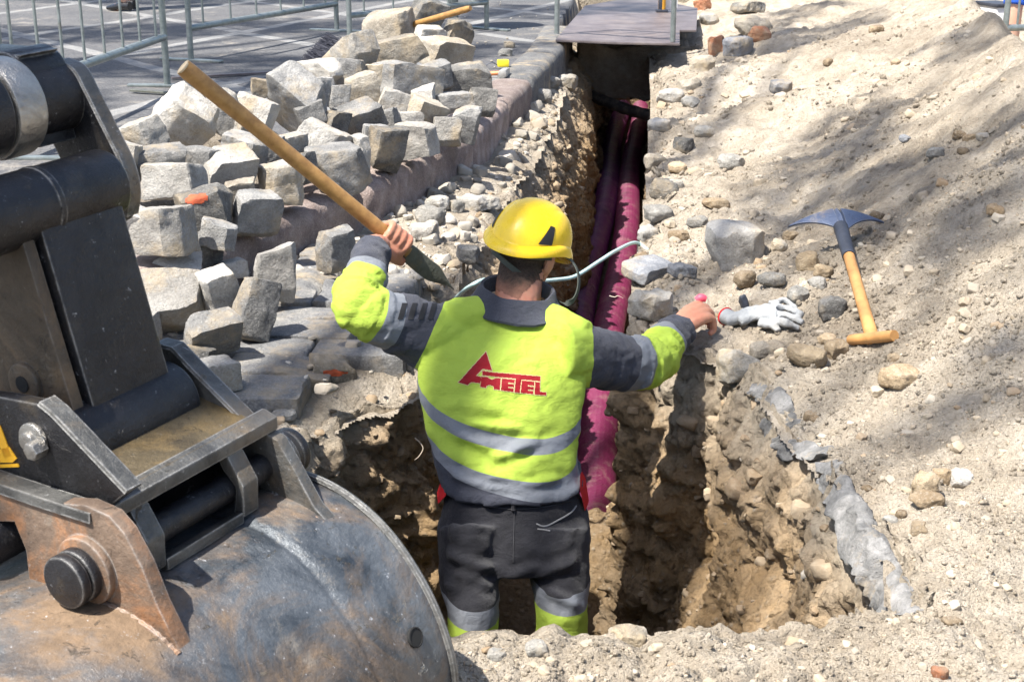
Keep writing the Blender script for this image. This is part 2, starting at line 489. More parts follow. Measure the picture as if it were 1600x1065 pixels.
tg /= np.linalg.norm(tg, axis=1)[:, None]
nin = np.stack([tg[:, 1], -tg[:, 0]], 1)          # inward normal
if rim_dist(rp[50:51, 0] + nin[50:51, 0] * .05, rp[50:51, 1] + nin[50:51, 1] * .05)[0] > 0: nin = -nin
right = (rp[:, 0] > 0.45) & (rp[:, 1] < 3.7)
leanr = np.convolve(np.pad(np.where(right, 0.30, 0.10), 20, mode='edge'), np.ones(41) / 41, 'valid')
prof = [(-0.085, -0.03), (-0.055, -0.010), (-0.033, -0.001), (-0.018, 0.001), (-0.007, -0.003)] + [(f, -t) for f, t in zip(np.linspace(0.0, 1, 118), np.linspace(0.012, 1.30, 118))]
leftw = (np.arange(len(rp)) >= 0) & (nin[:, 0] > 0.5) & (rp[:, 1] > 4.3)
lw = np.convolve(np.pad(leftw.astype(float), 30, mode='edge'), np.ones(61) / 61, 'valid')
rightw = (nin[:, 0] < -0.5) & (rp[:, 1] > 4.15)
rw = np.convolve(np.pad(rightw.astype(float), 12, mode='edge'), np.ones(25) / 25, 'valid')
rows = []
zr0 = terrain(rp[:, 0] - nin[:, 0] * 0.05, rp[:, 1] - nin[:, 1] * 0.05)
for a, b in prof:
    if b > -0.01:
        xy = rp + nin * a
        zz_ = terrain(xy[:, 0], xy[:, 1]) + b
    else:
        off = leanr * a * (1 - lw) + lw * (0.47 * min(-b, 0.36) + 0.02 * min(1, max(0, -b - .36)))
        off = off - rw * 0.11 * (1 - math.exp(b / 0.15))
        xy = rp + nin * off[:, None]
        zz_ = zr0 * (1 + b / 1.3) + b
    rows.append(np.stack([xy[:, 0], xy[:, 1], zz_], 1))
W = np.stack(rows)                                     # (t, s, 3)
P = W.reshape(-1, 3)
dep = np.repeat(np.clip(-np.array([b for a, b in prof]) / 0.10, 0, 1), len(rp))
Nn = np.tile(np.hstack([nin, np.zeros((len(rp), 1))]), (len(prof), 1))
blk = billow(P * 4.5, 41, 2) - 0.35
damp = np.tile(1 - 0.55 * np.convolve(np.pad((right | (rp[:, 1] > 4.2)).astype(float), 15, mode='edge'), np.ones(31) / 31, 'valid'), len(prof))
dsp = 0.085 * blk * damp + 0.034 * (billow(P * 13, 47, 3) - 0.4) * (0.4 + 0.6 * damp) + 0.020 * (0.5 - billow(P * 30, 51, 3)) + 0.007 * fbm(P * 80, 53, 2)
dsp = dsp + 0.05 * np.maximum(0, vnoise(P * 9, 57)) ** 2
shelf = 0.03 * vnoise(np.stack([P[:, 0] * 2, P[:, 1] * 2, P[:, 2] * 9], 1), 61)
P = P + Nn * ((dsp + shelf) * dep)[:, None]
P[:, 2] += 0.012 * fbm(P * 25, 77, 2) * np.clip(dep * 2, 0.3, 1)
ns = len(rp)
ii, jj = np.meshgrid(np.arange(len(prof) - 1), np.arange(ns - 1), indexing='ij')
q = (ii * ns + jj).ravel()
Q = np.stack([q, q + 1, q + ns + 1, q + ns], 1)
wall_me = mesh(P, Q, True, (ii.ravel() < 5).astype(np.int32))
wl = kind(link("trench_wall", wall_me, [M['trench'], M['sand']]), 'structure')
WALLP, WALLN = P.copy(), Nn.copy()
# floor of the dig
fx = np.linspace(-1, 1, 90); fy = np.linspace(2.0, 15, 420)
cl = np.interp(fy, [2.0, 3.5, 4.2, 6, 15], [0.1, 0.1, 0.13, 0.32, 1.26]); hw = np.interp(fy, [2.0, 3.7, 4.3, 15], [0.85, 0.85, 0.4, 0.4])
X = cl[:, None] + fx[None] * hw[:, None]; Y = np.repeat(fy[:, None], 90, 1)
Pf = np.stack([X.ravel(), Y.ravel(), 0 * X.ravel()], 1)
Pf[:, 2] = -1.16 + 0.03 * fbm(Pf * 3, 81, 3) + 0.02 * billow(Pf * 14, 83, 3) + 0.10 * sstep(0.5, 1.0, np.abs(np.tile(fx, 420))) + 0.30 * sstep(3.95, 4.4, Pf[:, 1]) * sstep(4.9, 4.5, Pf[:, 1])
ii, jj = np.meshgrid(np.arange(419), np.arange(89), indexing='ij'); q = (ii * 90 + jj).ravel()
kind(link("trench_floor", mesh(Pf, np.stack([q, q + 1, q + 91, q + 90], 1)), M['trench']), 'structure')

# ---------------------------------------------------------------- pipes, plate and cable in the trench
def plast(name, col, rough, var=0.2, dust=0.4):
    t = NT(name)
    c = t.ramp(t.noise(6, 5), [(0.3, tuple(x * (1 - var) for x in col)), (0.7, tuple(x * (1 + var) for x in col))])
    c = t.mix(t.rng(t.noise(14, 7, 0.75), 0.5, 0.72, 0, dust), c, (0.30, 0.24, 0.18))
    t.bump(t.noise(90, 4), 0.0015)
    return t.done(c, rough, 0, 0.5)
M['conduit'] = plast("burgundy_plastic", (0.12, 0.017, 0.095), 0.40, 0.25, 0.45)
M['conduit2'] = plast("crimson_plastic", (0.155, 0.016, 0.062), 0.45, 0.25, 0.45)
M['black_pl'] = plast("black_plastic", (0.022, 0.022, 0.024), 0.4, 0.3, 0.45)
M['teal'] = plast("teal_plastic", (0.36, 0.50, 0.48), 0.45, 0.1, 0.2)
def conduit(name, x0, y0, z0, x1, y1, z1, r, mat, label):
    n = int((y1 - y0) / 0.0036)
    f = np.linspace(0, 1, n)
    P = np.stack([x0 + (x1 - x0) * f, y0 + (y1 - y0) * f, z0 + (z1 - z0) * f], 1)
    P[:, 0] += 0.018 * np.sin(P[:, 1] * 1.3 + x0 * 9); P[:, 2] += 0.012 * np.sin(P[:, 1] * 1.9 + x0 * 5)
    rr = r * (1 + 0.04 * np.sign(np.sin(np.arange(n) * math.pi / 2 + 0.4)))
    an = np.linspace(0, 2 * math.pi, 26, endpoint=False)
    V = P[:, None, :] + rr[:, None, None] * np.stack([np.cos(an), 0 * an, np.sin(an)], 1)[None]
    ii, jj = np.meshgrid(np.arange(n - 1), np.arange(26), indexing='ij'); j2 = (jj + 1) % 26
    Q = np.stack([ii * 26 + jj, ii * 26 + j2, (ii + 1) * 26 + j2, (ii + 1) * 26 + jj], -1).reshape(-1, 4)
    return tag(link(name, mesh(V.reshape(-1, 3), Q, False), mat), label, "conduit", "corrugated conduits lying in the trench")
conduit("corrugated_conduit", 0.07, 4.42, -1.04, 1.15, 15, -1.04, 0.083, M['conduit'], "purplish burgundy corrugated conduit along the paving side of the trench")
conduit("corrugated_conduit", 0.232, 4.38, -1.045, 1.345, 15, -1.04, 0.083, M['conduit2'], "pinkish crimson corrugated conduit along the sand heap side of the trench")
pa, pb = at(930, 152, -0.34), at(1020, 182, -0.40)
P = spline([pa + (pa - pb) * 0.35 + np.array([0, 0, .02]), pa, (pa + pb) / 2 + np.array([0, 0, -.012]), pb, pb + (pb - pa) * 0.25], 40)
mb = MB().add(*loft(tube(P, 0.043 + 0.003 * np.sin(np.arange(40) * 1.7), 16)))
tag(mb.build("black_pipe", M['black_pl']), "dusty black plastic pipe crossing the trench above the two conduits", "pipe")
a = hit(712, 470); b_ = hit(992, 384)
P = spline([a - [0.03, 0, 0.02], a + [0, 0, .01], atd(735, 447, 4.28), atd(765, 436, 4.32), atd(820, 440, 4.40), atd(870, 437, 4.52), atd(900, 431, 4.6), atd(935, 409, 4.75), atd(962, 392, 4.88), b_ + [0, 0, .012], b_ + [0.05, 0.02, -0.02]], 120)
tag(MB().add(*loft(tube(P, 0.0065, 12))).build("hose", M['teal']), "thin pale teal hose looping over the trench behind the worker's neck", "hose")

t = NT("plate_steel")
c = t.ramp(t.noise(5, 6, 0.6), [(0.3, (0.10, 0.082, 0.082)), (0.55, (0.17, 0.145, 0.145)), (0.75, (0.23, 0.20, 0.185))])
c = t.mix(t.rng(t.noise(3.5, 8, 0.75), 0.5, 0.7, 0, 0.6), c, (0.27, 0.215, 0.18))
t.bump(t.noise(40, 5), 0.003)
M['plate'] = t.done(c, 0.5, 0.35)
poly = [at(868, 62, .155), at(914, 9, .155), at(1000, -6, .155), at(1090, 13, .155), at(1088, 47, .155), at(1062, 47, .155), at(1062, 68, .155), at(960, 66, .155)]
mb = MB().add(*prism(poly, (0, 0, -1), 0.016, 0.002))
tag(mb.build("steel_plate", M['plate']), "rusty mauve steel plate bridging the far end of the trench", "steel plate")
# earth left standing under the plate (the dig goes on below it as a tunnel)
V, F = box((0.98, 11.75, -0.19), (0.9, 1.1, 0.42))
bm = bmesh.new(); bv = [bm.verts.new(v) for v in V]; [bm.faces.new([bv[i] for i in f]) for f in F]
bmesh.ops.subdivide_edges(bm, edges=bm.edges[:], cuts=24, use_grid_fill=True)
V = np.array([v.co[:] for v in bm.verts]); bm.verts.index_update(); F = [tuple(v.index for v in f.verts) for f in bm.faces]; bm.free()
V = V + np.stack([fbm(V * 5, 1), fbm(V * 5, 2), fbm(V * 5, 3)], 1) * 0.04
kind(link("earth_bridge", mesh(V, F), M['rubble']), 'structure')
V, F = box((1.35, 15.3, -0.5), (2.4, 0.6, 1.6)); kind(link("trench_end", mesh(V, F, False), M['trench']), 'structure')

# ---------------------------------------------------------------- kerb stones
def kerb_pt(y, off=0.0):
    e = 0.02; d = np.array([kerb_x(y + e) - kerb_x(y - e), 2 * e]); d /= np.linalg.norm(d)
    return np.array([kerb_x(y), y]) + np.array([-d[1], d[0]]) * off
kl = [(2.55, 3.38, "dark wet looking kerb stone half hidden behind the excavator arm"),
      (3.40, 4.36, "kerb stone with loose setts resting on its end beside the excavator arm"),
      (4.38, 5.38, "long rounded reddish kerb stone directly behind the wooden tool handle"),
      (5.40, 6.58, "broad pinkish kerb stone below the upright setts of the heap"),
      (6.60, 7.60, "reddish kerb stone curving away in front of the dark setts"),
      (7.62, 8.42, "farthest reddish kerb stone, its corner broken next to the loose rocks"),
      (8.46, 9.75, "flat grey edging slab between the broken kerb end and the tape measure"),
      (9.78, 11.6, "flat grey edging slab running up to the steel plate")]
for i, (ya, yb, lab) in enumerate(kl):
    n = 40; rings = []
    for k_ in range(n + 1):
        f = k_ / n; yy = ya + (yb - ya) * f
        yq = min(max(yy, ya), yb)
        sec = [(0.012, -0.14), (0.0, -0.02), (0.0, 0.05), (0.0, 0.085), (-0.012, 0.112), (-0.034, 0.128), (-0.07, 0.133), (-0.12, 0.135), (-0.17, 0.135), (-0.215, 0.132), (-0.235, 0.12), (-0.24, 0.05), (-0.24, -0.14)]
        e = min(f, 1 - f) * (yb - ya); sh = 0.03 * max(0, 1 - e / 0.045) ** 2
        ring = []
        for (o, zz_) in sec:
            p = kerb_pt(yq, -o + (sh if o > -0.1 else -sh) * 0.6 * (-1 if o > -0.1 else 1) * -1); ring.append((p[0], p[1], zz_ - sh * (1 if zz_ > 0 else 0)))
        rings.append(np.array(ring))
    V, F = loft(rings)
    ctr = V.mean(0)
    V = V + np.stack([fbm(V * 7 + i * 9, 1, 4), fbm(V * 7 + i * 9, 2, 4), 0.8 * fbm(V * 7 + i * 9, 3, 4)], 1) * 0.0028
    V[:, :] += np.stack([fbm(V * 34, 5, 3)] * 3, 1) * 0.004
    o = MB().add(V - ctr, F).build("kerb_stone", M['kerb'] if i < 6 else M['cobble'], sharp=60); o.location = ctr
    tag(o, lab, "kerb stone", "kerb stones along the pavement edge")

# ---------------------------------------------------------------- excavator
e1 = np.array([.507, .861, .045]); e1 /= np.linalg.norm(e1)
e2 = np.array([.861, -.507, 0]); e2 /= np.linalg.norm(e2)
e3 = np.cross(e2, e1)
EP = atd(140, 887, 1.85)
def EL(a, b, s): return EP + a * e2 + b * e3 + s * e1
def EPX(u, v, s):
    r = ray(u, v); tt = ((EP - ORG) @ e1 + s) / (r @ e1); q_ = ORG + tt * r - EP
    return (q_ @ e2, q_ @ e3)
def steel(name, lo, hi, rust, ramt, dust, rough=(0.32, 0.6), metal=0.55, scr=0.5, stain=None):
    t = NT(name)
    c = t.ramp(t.noise(7, 9, 0.72, 0.6), [(0.36, lo), (0.64, hi)])
    rm = t.rng(t.noise(5.5, 9, 0.72, 0.6), 0.62 - 0.25 * ramt, 0.80 - 0.25 * ramt)
    if stain is not None:
        vd = t.n("ShaderNodeVectorMath", operation='DISTANCE'); t.l(t.co, vd.inputs[0]); vd.inputs[1].default_value = tuple(stain)
        sd_ = t.math('ADD', vd.outputs["Value"], t.math('MULTIPLY', t.math('SUBTRACT', t.noise(14, 7, .7), .5), .22))
        rm = t.math('MAXIMUM', rm, t.rng(sd_, 0.16, 0.07))
    c = t.mix(rm, c, t.ramp(t.noise(40, 6, 0.7), [(0.3, rust), (0.7, tuple(x * 1.9 for x in rust))]))
    dm = t.rng(t.noise(11, 9, 0.75, 0.2), 0.70 - 0.3 * dust, 0.86 - 0.3 * dust)
    c = t.mix(t.math('MULTIPLY', dm, 0.75), c, (0.27, 0.235, 0.19))
    sp = t.rng(t.noise(70, 5, 0.8), 0.64, 0.70)
    c = t.mix(t.math('MULTIPLY', sp, scr), c, (0.52, 0.53, 0.55))
    st = t.rng(t.noise(26, 5, 0.75, 0, stretch=(0.5, 6, 1.2)), 0.66, 0.72)
    c = t.mix(t.math('MULTIPLY', st, scr * 0.7), c, (0.42, 0.43, 0.46))
    bv = t.n("ShaderNodeBevel"); bv.samples = 4; bv.inputs["Radius"].default_value = 0.005
    g = t.n("ShaderNodeNewGeometry"); dt = t.n("ShaderNodeVectorMath", operation='DOT_PRODUCT'); t.l(bv.outputs[0], dt.inputs[0]); t.l(g.outputs["Normal"], dt.inputs[1])
    ed = t.math('MULTIPLY', t.rng(dt.outputs["Value"], 0.985, 0.90), t.rng(t.noise(32, 6, 0.75), 0.36, 0.56))
    c = t.mix(t.math('MULTIPLY', ed, scr), c, (0.50, 0.49, 0.47))
    r = t.rng(t.noise(13, 6, 0.7), 0.3, 0.7, rough[0], rough[1])
    r = t.math('MAXIMUM', r, t.math('MULTIPLY', t.math('MAXIMUM', rm, dm), 0.8))
    mt = t.math('MULTIPLY', t.math('SUBTRACT', 1.0, t.math('MAXIMUM', rm, dm)), metal)
    ch = t.rng(t.noise(60, 9, 0.82, 0.8), 0.63, 0.67)
    c = t.mix(t.math('MULTIPLY', ch, 0.65), c, tuple(x * 0.45 for x in lo))
    mud = t.math('MULTIPLY', t.rng(t.noise(18, 9, 0.8, 0.5), 0.60, 0.66), min(1.0, dust * 1.6))
    c = t.mix(mud, c, t.ramp(t.noise(90, 4, .7), [(.3, (.20, .165, .12)), (.7, (.36, .31, .24))])); r = t.math('MAXIMUM', r, t.math('MULTIPLY', mud, 0.9))
    t.bump(t.noise(24, 7, 0.7), 0.004); t.bump(t.noise(150, 5, 0.7), 0.0014); t.bump(ch, 0.0012); t.bump(mud, 0.004)
    return t.done(c, r, mt)
M['shell'] = steel("worn_blue_steel", (0.028, 0.036, 0.046), (0.155, 0.168, 0.18), (0.105, 0.07, 0.042), 0.66, 0.44, (0.26, 0.48), 0.45, 0.9, stain=EL(0.03, -0.075, -0.03) - EL(-0.2, 0.2, 0.15))
M['ear'] = steel("rusty_steel", (0.10, 0.070, 0.052), (0.23, 0.165, 0.12), (0.22, 0.10, 0.04), 0.72, 0.40, (0.5, 0.75), 0.3, 0.5)
M['black_st'] = steel("greasy_black_steel", (0.010, 0.010, 0.012), (0.030, 0.030, 0.034), (0.045, 0.034, 0.02), 0.32, 0.06, (0.24, 0.5), 0.35, 0.6)
M['grey_st'] = steel("scuffed_grey_steel", (0.045, 0.045, 0.044), (0.15, 0.148, 0.14), (0.09, 0.066, 0.04), 0.4, 0.25, (0.35, 0.6), 0.5, 0.8)
M['bright_st'] = steel("bright_worn_steel", (0.22, 0.21, 0.20), (0.50, 0.48, 0.44), (0.14, 0.11, 0.075), 0.3, 0.25, (0.25, 0.45), 0.8, 0.8)
M['decal'] = plain("yellow_decal", (0.80, 0.42, 0.02), 0.4, 0, 0.2, 40)
M['hole'] = plain("dark_hole", (0.01, 0.01, 0.01), 0.9)
ex = tag(empty("excavator", tuple(EL(-0.2, 0.2, 0.15))), "dark worn digger arm with its rusty blue steel bucket beside the pit", "excavator")
EXL = np.array(ex.location)
def epart(mb, name, mat, parent=None, sharp=32):
    o = mb.build(name, mat, None, True, sharp)
    o.data.transform(Matrix.Translation(Vector(-EXL)))
    o.parent = parent or ex
    return o
def plate(mb, pts, s, th, bev=0.003, m=0):
    """outline in (e2,e3), near face at s, th thick along the pin axis"""
    V, F = prism([EL(a, b, s) for a, b in pts], e1, th, bev); mb.add(V, F, m)
def smooth_outline(pts, n=60):
    P = spline(pts, n); return [tuple(p) for p in P]
# bucket shell: a curved sheet with real thickness, closed by side plates
prof_b = np.array([(-0.62, -0.30), (-0.52, -0.16), (-0.40, -0.085), (-0.28, -0.055), (-0.16, -0.048), (-0.04, -0.044), (0.05, -0.047), (0.12, -0.070), (0.18, -0.113), (0.235, -0.185), (0.268, -0.265), (0.276, -0.33), (0.262, -0.42), (0.215, -0.52), (0.12, -0.60), (0.0, -0.65), (-0.14, -0.68), (-0.32, -0.69)])
pb_ = spline(prof_b, 150)
S0, S1 = -0.36, 0.42
tn = np.gradient(pb_, axis=0); tn /= np.linalg.norm(tn, axis=1)[:, None]; nrm = np.stack([-tn[:, 1], tn[:, 0]], 1)
if (nrm[60] @ np.array([0, 1.0])) < 0: nrm = -nrm
ssn = np.sort(np.concatenate([np.linspace(S0, S1, 110), np.linspace(0.245, 0.272, 14)]))
dent = lambda a, s: 0.004 * vnoise(np.stack([a[:, 0] * 9, a[:, 1] * 9, np.full(len(a), s * 9)], 1), 3) + 0.0015 * vnoise(np.stack([a[:, 0] * 30, a[:, 1] * 30, np.full(len(a), s * 30)], 1), 4)
mb = MB(); outer = []; inner = []
for s in ssn:
    q_ = pb_ + nrm * dent(pb_, s)[:, None]
    # wear band near the far rim stands 5 mm proud
    lift = 0.004 * float(sstep(0.256, 0.276, s)) - 0.0015 * math.exp(-((s - 0.256) / 0.005) ** 2)
    q_ = q_ + nrm * lift
    outer.append(np.array([EL(a, b, s) for a, b in q_]))
    q2 = pb_ - nrm * 0.018
    inner.append(np.array([EL(a, b, s) for a, b in q2]))
V, F = loft(outer, closed=False, caps=False); mb.add(V, F)
V, F = loft(inner, closed=False, caps=False); mb.add(V, [f[::-1] for f in F])
for A, B in ((outer[0], inner[0]), (outer[-1], inner[-1])):
    n = len(A); mb.add(np.concatenate([A, B]), [(i, i + 1, n + i + 1, n + i) for i in range(n - 1)])
A = np.array([o_[0] for o_ in outer]); B = np.array([o_[0] for o_ in inner]); n = len(A)
mb.add(np.concatenate([A, B]), [(i, i + 1, n + i + 1, n + i) for i in range(n - 1)])
A = np.array([o_[-1] for o_ in outer]); B = np.array([o_[-1] for o_ in inner])
mb.add(np.concatenate([A, B]), [(i, i + 1, n + i + 1, n + i) for i in range(n - 1)])
bucket = epart(mb, "bucket", M['shell'], sharp=40)
mb = MB()
for s in (S0 + 0.02, S1 - 0.032):
    plate(mb, [tuple(p) for p in (pb_ - nrm * 0.014)[::3]], s, 0.014, 0)
epart(mb, "side_plate", M['shell'], bucket)
# rim bead along the far edge
rim = [EL(a, b, S1 - 0.004) for a, b in pb_ + nrm * 0.006]
epart(MB().add(*loft(tube(rim, 0.007, 8))), "rim", M['grey_st'], bucket)
# drain hole near the far rim
a, b = EPX(623, 995, 0.35)
k_ = np.argmin(np.hypot(*(pb_ - [a, b]).T)); hp = pb_[k_] + nrm[k_] * 0.0085
hn = nrm[k_][0] * e2 + nrm[k_][1] * e3
h0 = EL(hp[0], hp[1], 0.352)
ta_, tb_ = e1, np.cross(hn, e1)
an = np.linspace(0, 2 * math.pi, 28, endpoint=False)
ringp = lambda r_, o_: h0 + hn * o_ + np.outer(np.cos(an), ta_) * r_ + np.outer(np.sin(an), tb_) * r_
mb = MB(); mb.add(*loft([ringp(0.0155, -0.006), ringp(0.0155, 0.0008), ringp(0.0135, 0.0014), ringp(0.0125, -0.003)], caps=False)); mb.add(ringp(0.0130, 0.0004), [tuple(range(28))])
o = epart(mb, "drain_hole", M['hole'], bucket)
# ears: rusty lugs that hold the pins
earA = [EPX(*p, 0) for p in [(-40, 770), (0, 764), (52, 784), (132, 789), (170, 806), (194, 834), (222, 887), (245, 945), (280, 1016)]]
earA += [(0.12, -0.11), (0.0, -0.10), (-0.10, -0.085)] + [EPX(*p, 0) for p in [(46, 915), (40, 860), (22, 815), (-40, 815)]]
mb = MB(); plate(mb, earA, 0.0, 0.024)
mb.add(*cyl(EL(0, 0, -0.012), EL(0, 0, 0.002), 0.048, 30, bev=0.003))
# curved gusset running from the lug into the shell
for k_ in range(3):
    pass
epart(mb, "lug", M['ear'], bucket)
dx = np.array(EPX(385, 690, 0.36)) - np.array([0, 0])
earB = [(-0.30, 0.05), (-0.2, 0.085), (-0.06, 0.075), (-0.01, 0.066), (0.035, 0.05), (0.06, 0.012), (0.095, -0.045), (0.145, -0.085), (0.12, -0.10), (-0.05, -0.09), (-0.3, -0.09)]
mb = MB(); plate(mb, earB, 0.345, 0.022); mb.add(*cyl(EL(0, 0, 0.366), EL(0, 0, 0.385), 0.045, 30, bev=0.003))
epart(mb, "lug", M['grey_st'], bucket)
# welds along the lug feet
for sv in (-0.003, 0.340):
    wl_ = [EL(a, b + .001, sv) for a, b in spline([(0.146, -0.086), (0.10, -0.062), (0.03, -0.048), (-0.08, -0.047)], 40)]
    epart(MB().add(*loft(tube(wl_, 0.0055 + 0.001 * np.sin(np.arange(40) * 2.1), 8))), "weld", M['ear'], bucket)
# pin with its capped near end
mb = MB(); mb.add(*cyl(EL(0, 0, -0.028), EL(0, 0, -0.012), 0.037, 36, bev=0.003)); mb.add(*cyl(EL(0, 0, -0.046), EL(0, 0, -0.030), 0.0365, 36, bev=0.004))
mb.add(*cyl(EL(0, 0, -0.03), EL(0, 0, 0.41), 0.0215, 28)); mb.add(*cyl(EL(0, 0, 0.385), EL(0, 0, 0.400), 0.040, 30, bev=0.003)); mb.add(*cyl(EL(0, 0, 0.402), EL(0, 0, 0.418), 0.037, 30, bev=0.003))
epart(mb, "pin", M['black_st'])
# second boss at the left edge
mb = MB(); a, b = EPX(-14, 842, -0.0); mb.add(*cyl(EL(a, b, -0.035), EL(a, b, 0.36), 0.036, 28, bev=0.004)); epart(mb, "pin", M['black_st'])

# quick hitch
hl = [EPX(*p, 0.03) for p in [(-70, 612), (0, 620), (62, 632), (82, 648), (198, 770), (170, 792), (90, 765), (0, 735), (-70, 715)]]
mb = MB(); plate(mb, hl, 0.03, 0.022)
hitch = epart(mb, "quick_hitch", M['black_st'])
# bright worn top edge strip and lower flange of the near cheek
mb = MB()
top = [EPX(*p, 0.03) for p in [(62, 632), (82, 648), (198, 770)]]
def strip(mb, pts, s0, s1, off, th):
    P = np.array(pts); P = np.vstack([P[0] + (P[1] - P[0]) * 0, P]) if False else P
    tn_ = np.gradient(P, axis=0); tn_ /= np.linalg.norm(tn_, axis=1)[:, None]; nn = np.stack([-tn_[:, 1], tn_[:, 0]], 1)
    rings = []
    for p_, n_ in zip(P, nn):
        n_ = n_ if n_ @ np.array([0.4, 1]) > 0 else -n_
        lo_, hi_ = p_ + n_ * off, p_ + n_ * (off + th)
        rings.append(np.array([EL(*lo_, s0), EL(*hi_, s0 + .002), EL(*hi_, s1 - .002), EL(*lo_, s1)]))
    mb.add(*loft(rings))
strip(mb, top, 0.026, 0.056, 0.0, 0.006)
bot = [EPX(*p, 0.03) for p in [(-70, 722), (0, 740), (90, 770), (170, 795)]]
strip(mb, bot, -0.004, 0.03, -0.006, 0.014)
epart(mb, "edge_strip", M['grey_st'], hitch)
hr = [EPX(*p, 0.325) for p in [(243, 540), (268, 546), (300, 580), (388, 668), (365, 690), (300, 705), (262, 640)]]
mb = MB(); plate(mb, hr, 0.325, 0.024)
strip(mb, [EPX(*p, 0.325) for p in [(243, 540), (268, 546), (300, 580), (388, 668)]], 0.322, 0.352, 0.0, 0.005)
epart(mb, "cheek_plate", M['grey_st'], hitch)
# floor of the hitch and its front lip
c0, c1 = np.array(EPX(168, 790, 0.03)), np.array(EPX(388, 668, 0.33))
fa = (c0 + c1) / 2 + np.array([-0.004, 0.0])
mb = MB()
fl = [fa + np.array([0.006, 0.010]), fa + np.array([0.006, -0.022]), fa + np.array([-0.21, 0.028]), fa + np.array([-0.21, 0.052])]
plate(mb, [tuple(p) for p in fl], 0.045, 0.285, 0.003)
epart(mb, "floor_plate", steel("oily_brown_steel", (0.05, 0.038, 0.022), (0.13, 0.10, 0.055), (0.12, 0.08, 0.03), 0.55, 0.25, (0.35, 0.6), 0.3, 0.3), hitch)
mb = MB()
lp = [fa + np.array([-0.006, 0.014]), fa + np.array([0.020, 0.004]), fa + np.array([0.020, -0.016]), fa + np.array([-0.004, -0.024])]
plate(mb, [tuple(p) for p in lp], 0.022, 0.345, 0.004)
epart(mb, "front_lip", M['grey_st'], hitch)
# hook bars, cross bar and inner locking pin
for s_ in (0.066, 0.258):
    mb = MB(); plate(mb, [(-.012, .062), (.016, .056), (.040, .014), (.036, -.036), (.014, -.044), (.022, -.012), (.024, .010), (.004, .032)], s_, 0.034, 0.004)
    epart(mb, "hook", M['grey_st'], hitch)
mb = MB(); plate(mb, [(.037, -.026), (.037, -.044), (.014, -.052), (.012, -.034)], 0.1005, 0.157, 0.003)
epart(mb, "cross_bar", M['grey_st'], hitch)
a, b = EPX(305, 802, 0.2)
mb = MB(); plate(mb, [(a - .085, b + .05), (a - .085, b - .09), (a - .12, b - .09), (a - .12, b + .05)], 0.05, 0.29, 0.002); epart(mb, "dark_backing", M['black_st'], hitch)  # added black backing that stands in for the shade behind the hooks
# nut, washer and yellow marking on the near cheek
a, b = EPX(66, 690, 0.03)
mb = MB(); mb.add(*cyl(EL(a - .012, b + .002, 0.03), EL(a - .012, b + .002, 0.022), 0.024, 24, bev=.002)); mb.add(*cyl(EL(a + .004, b - .004, 0.026), EL(a + .004, b - .004, 0.004), 0.0125, 6, bev=.0015)); mb.add(*cyl(EL(a - .014, b + .002, 0.024), EL(a - .014, b + .002, 0.014), 0.013, 20, bev=.002))
epart(mb, "bolt", M['bright_st'], hitch)
mb = MB()
for pts in ([(-20, 668), (0, 664), (10, 690), (18, 712), (8, 716), (-2, 692)], [(-20, 706), (14, 698), (26, 716), (20, 722), (-20, 722)], [(-20, 726), (28, 724), (30, 729), (-20, 731)]):
    plate(mb, [EPX(*p, 0.029) for p in pts], 0.0285, 0.0014, 0)
epart(mb, "yellow_marking", M['decal'], hitch)

# dipper nose: deep box between an upper and a lower bearing tube
u0 = np.array(EPX(165, 287, 0.30)); l0 = np.array(EPX(262, 622, 0.30))
d_ = (l0 - u0) / np.linalg.norm(l0 - u0); f_ = np.array([-d_[1], d_[0]])
if f_[0] < 0: f_ = -f_
mb = MB()
box_o = [u0 + f_ * 0.040 - d_ * 0.02, l0 + f_ * 0.036 - d_ * 0.01, l0 - f_ * 0.045, l0 - f_ * 0.30 + d_ * 0.03, u0 - f_ * 0.33, u0 - f_ * 0.04]
plate(mb, [tuple(p) for p in box_o], 0.135, 0.15, 0.006)
arm = epart(mb, "dipper_arm", M['black_st'])
mb = MB()
plate(mb, [tuple(p) for p in (u0 + f_ * 0.030, l0 + f_ * 0.028, l0 - f_ * 0.05, l0 - f_ * 0.34, u0 - f_ * 0.36)], 0.108, 0.020, 0.003)
a, b = EPX(42, 597, 0.108)
mb.add(*cyl(EL(a, b, 0.100), EL(a, b, 0.11), 0.030, 24, bev=.004))
epart(mb, "arm_cheek", steel("mud_brown_steel", (0.05, 0.038, 0.026), (0.11, 0.085, 0.06), (0.10, 0.065, 0.035), 0.6, 0.35, (0.5, 0.75), 0.2, 0.2), arm)
mb = MB().add(*cyl(EL(a, b, 0.0985), EL(a, b, 0.102), 0.012, 18)); epart(mb, "grease_hole", M['hole'], arm)
mb = MB(); mb.add(*cyl(EL(*u0, -0.02), EL(*u0, 0.302), 0.051, 40, bev=0.006)); mb.add(*cyl(EL(*u0, 0.17), EL(*u0, 0.178), 0.0525, 40, bev=.001))
mb.add(*cyl(EL(*u0, -0.03), EL(*u0, 0.02), 0.066, 40, bev=0.005))
epart(mb, "bearing_tube", M['black_st'], arm)
mb = MB(); mb.add(*cyl(EL(*l0, 0.085), EL(*l0, 0.312), 0.058, 40, bev=0.008)); epart(mb, "bearing_tube", M['black_st'], arm)
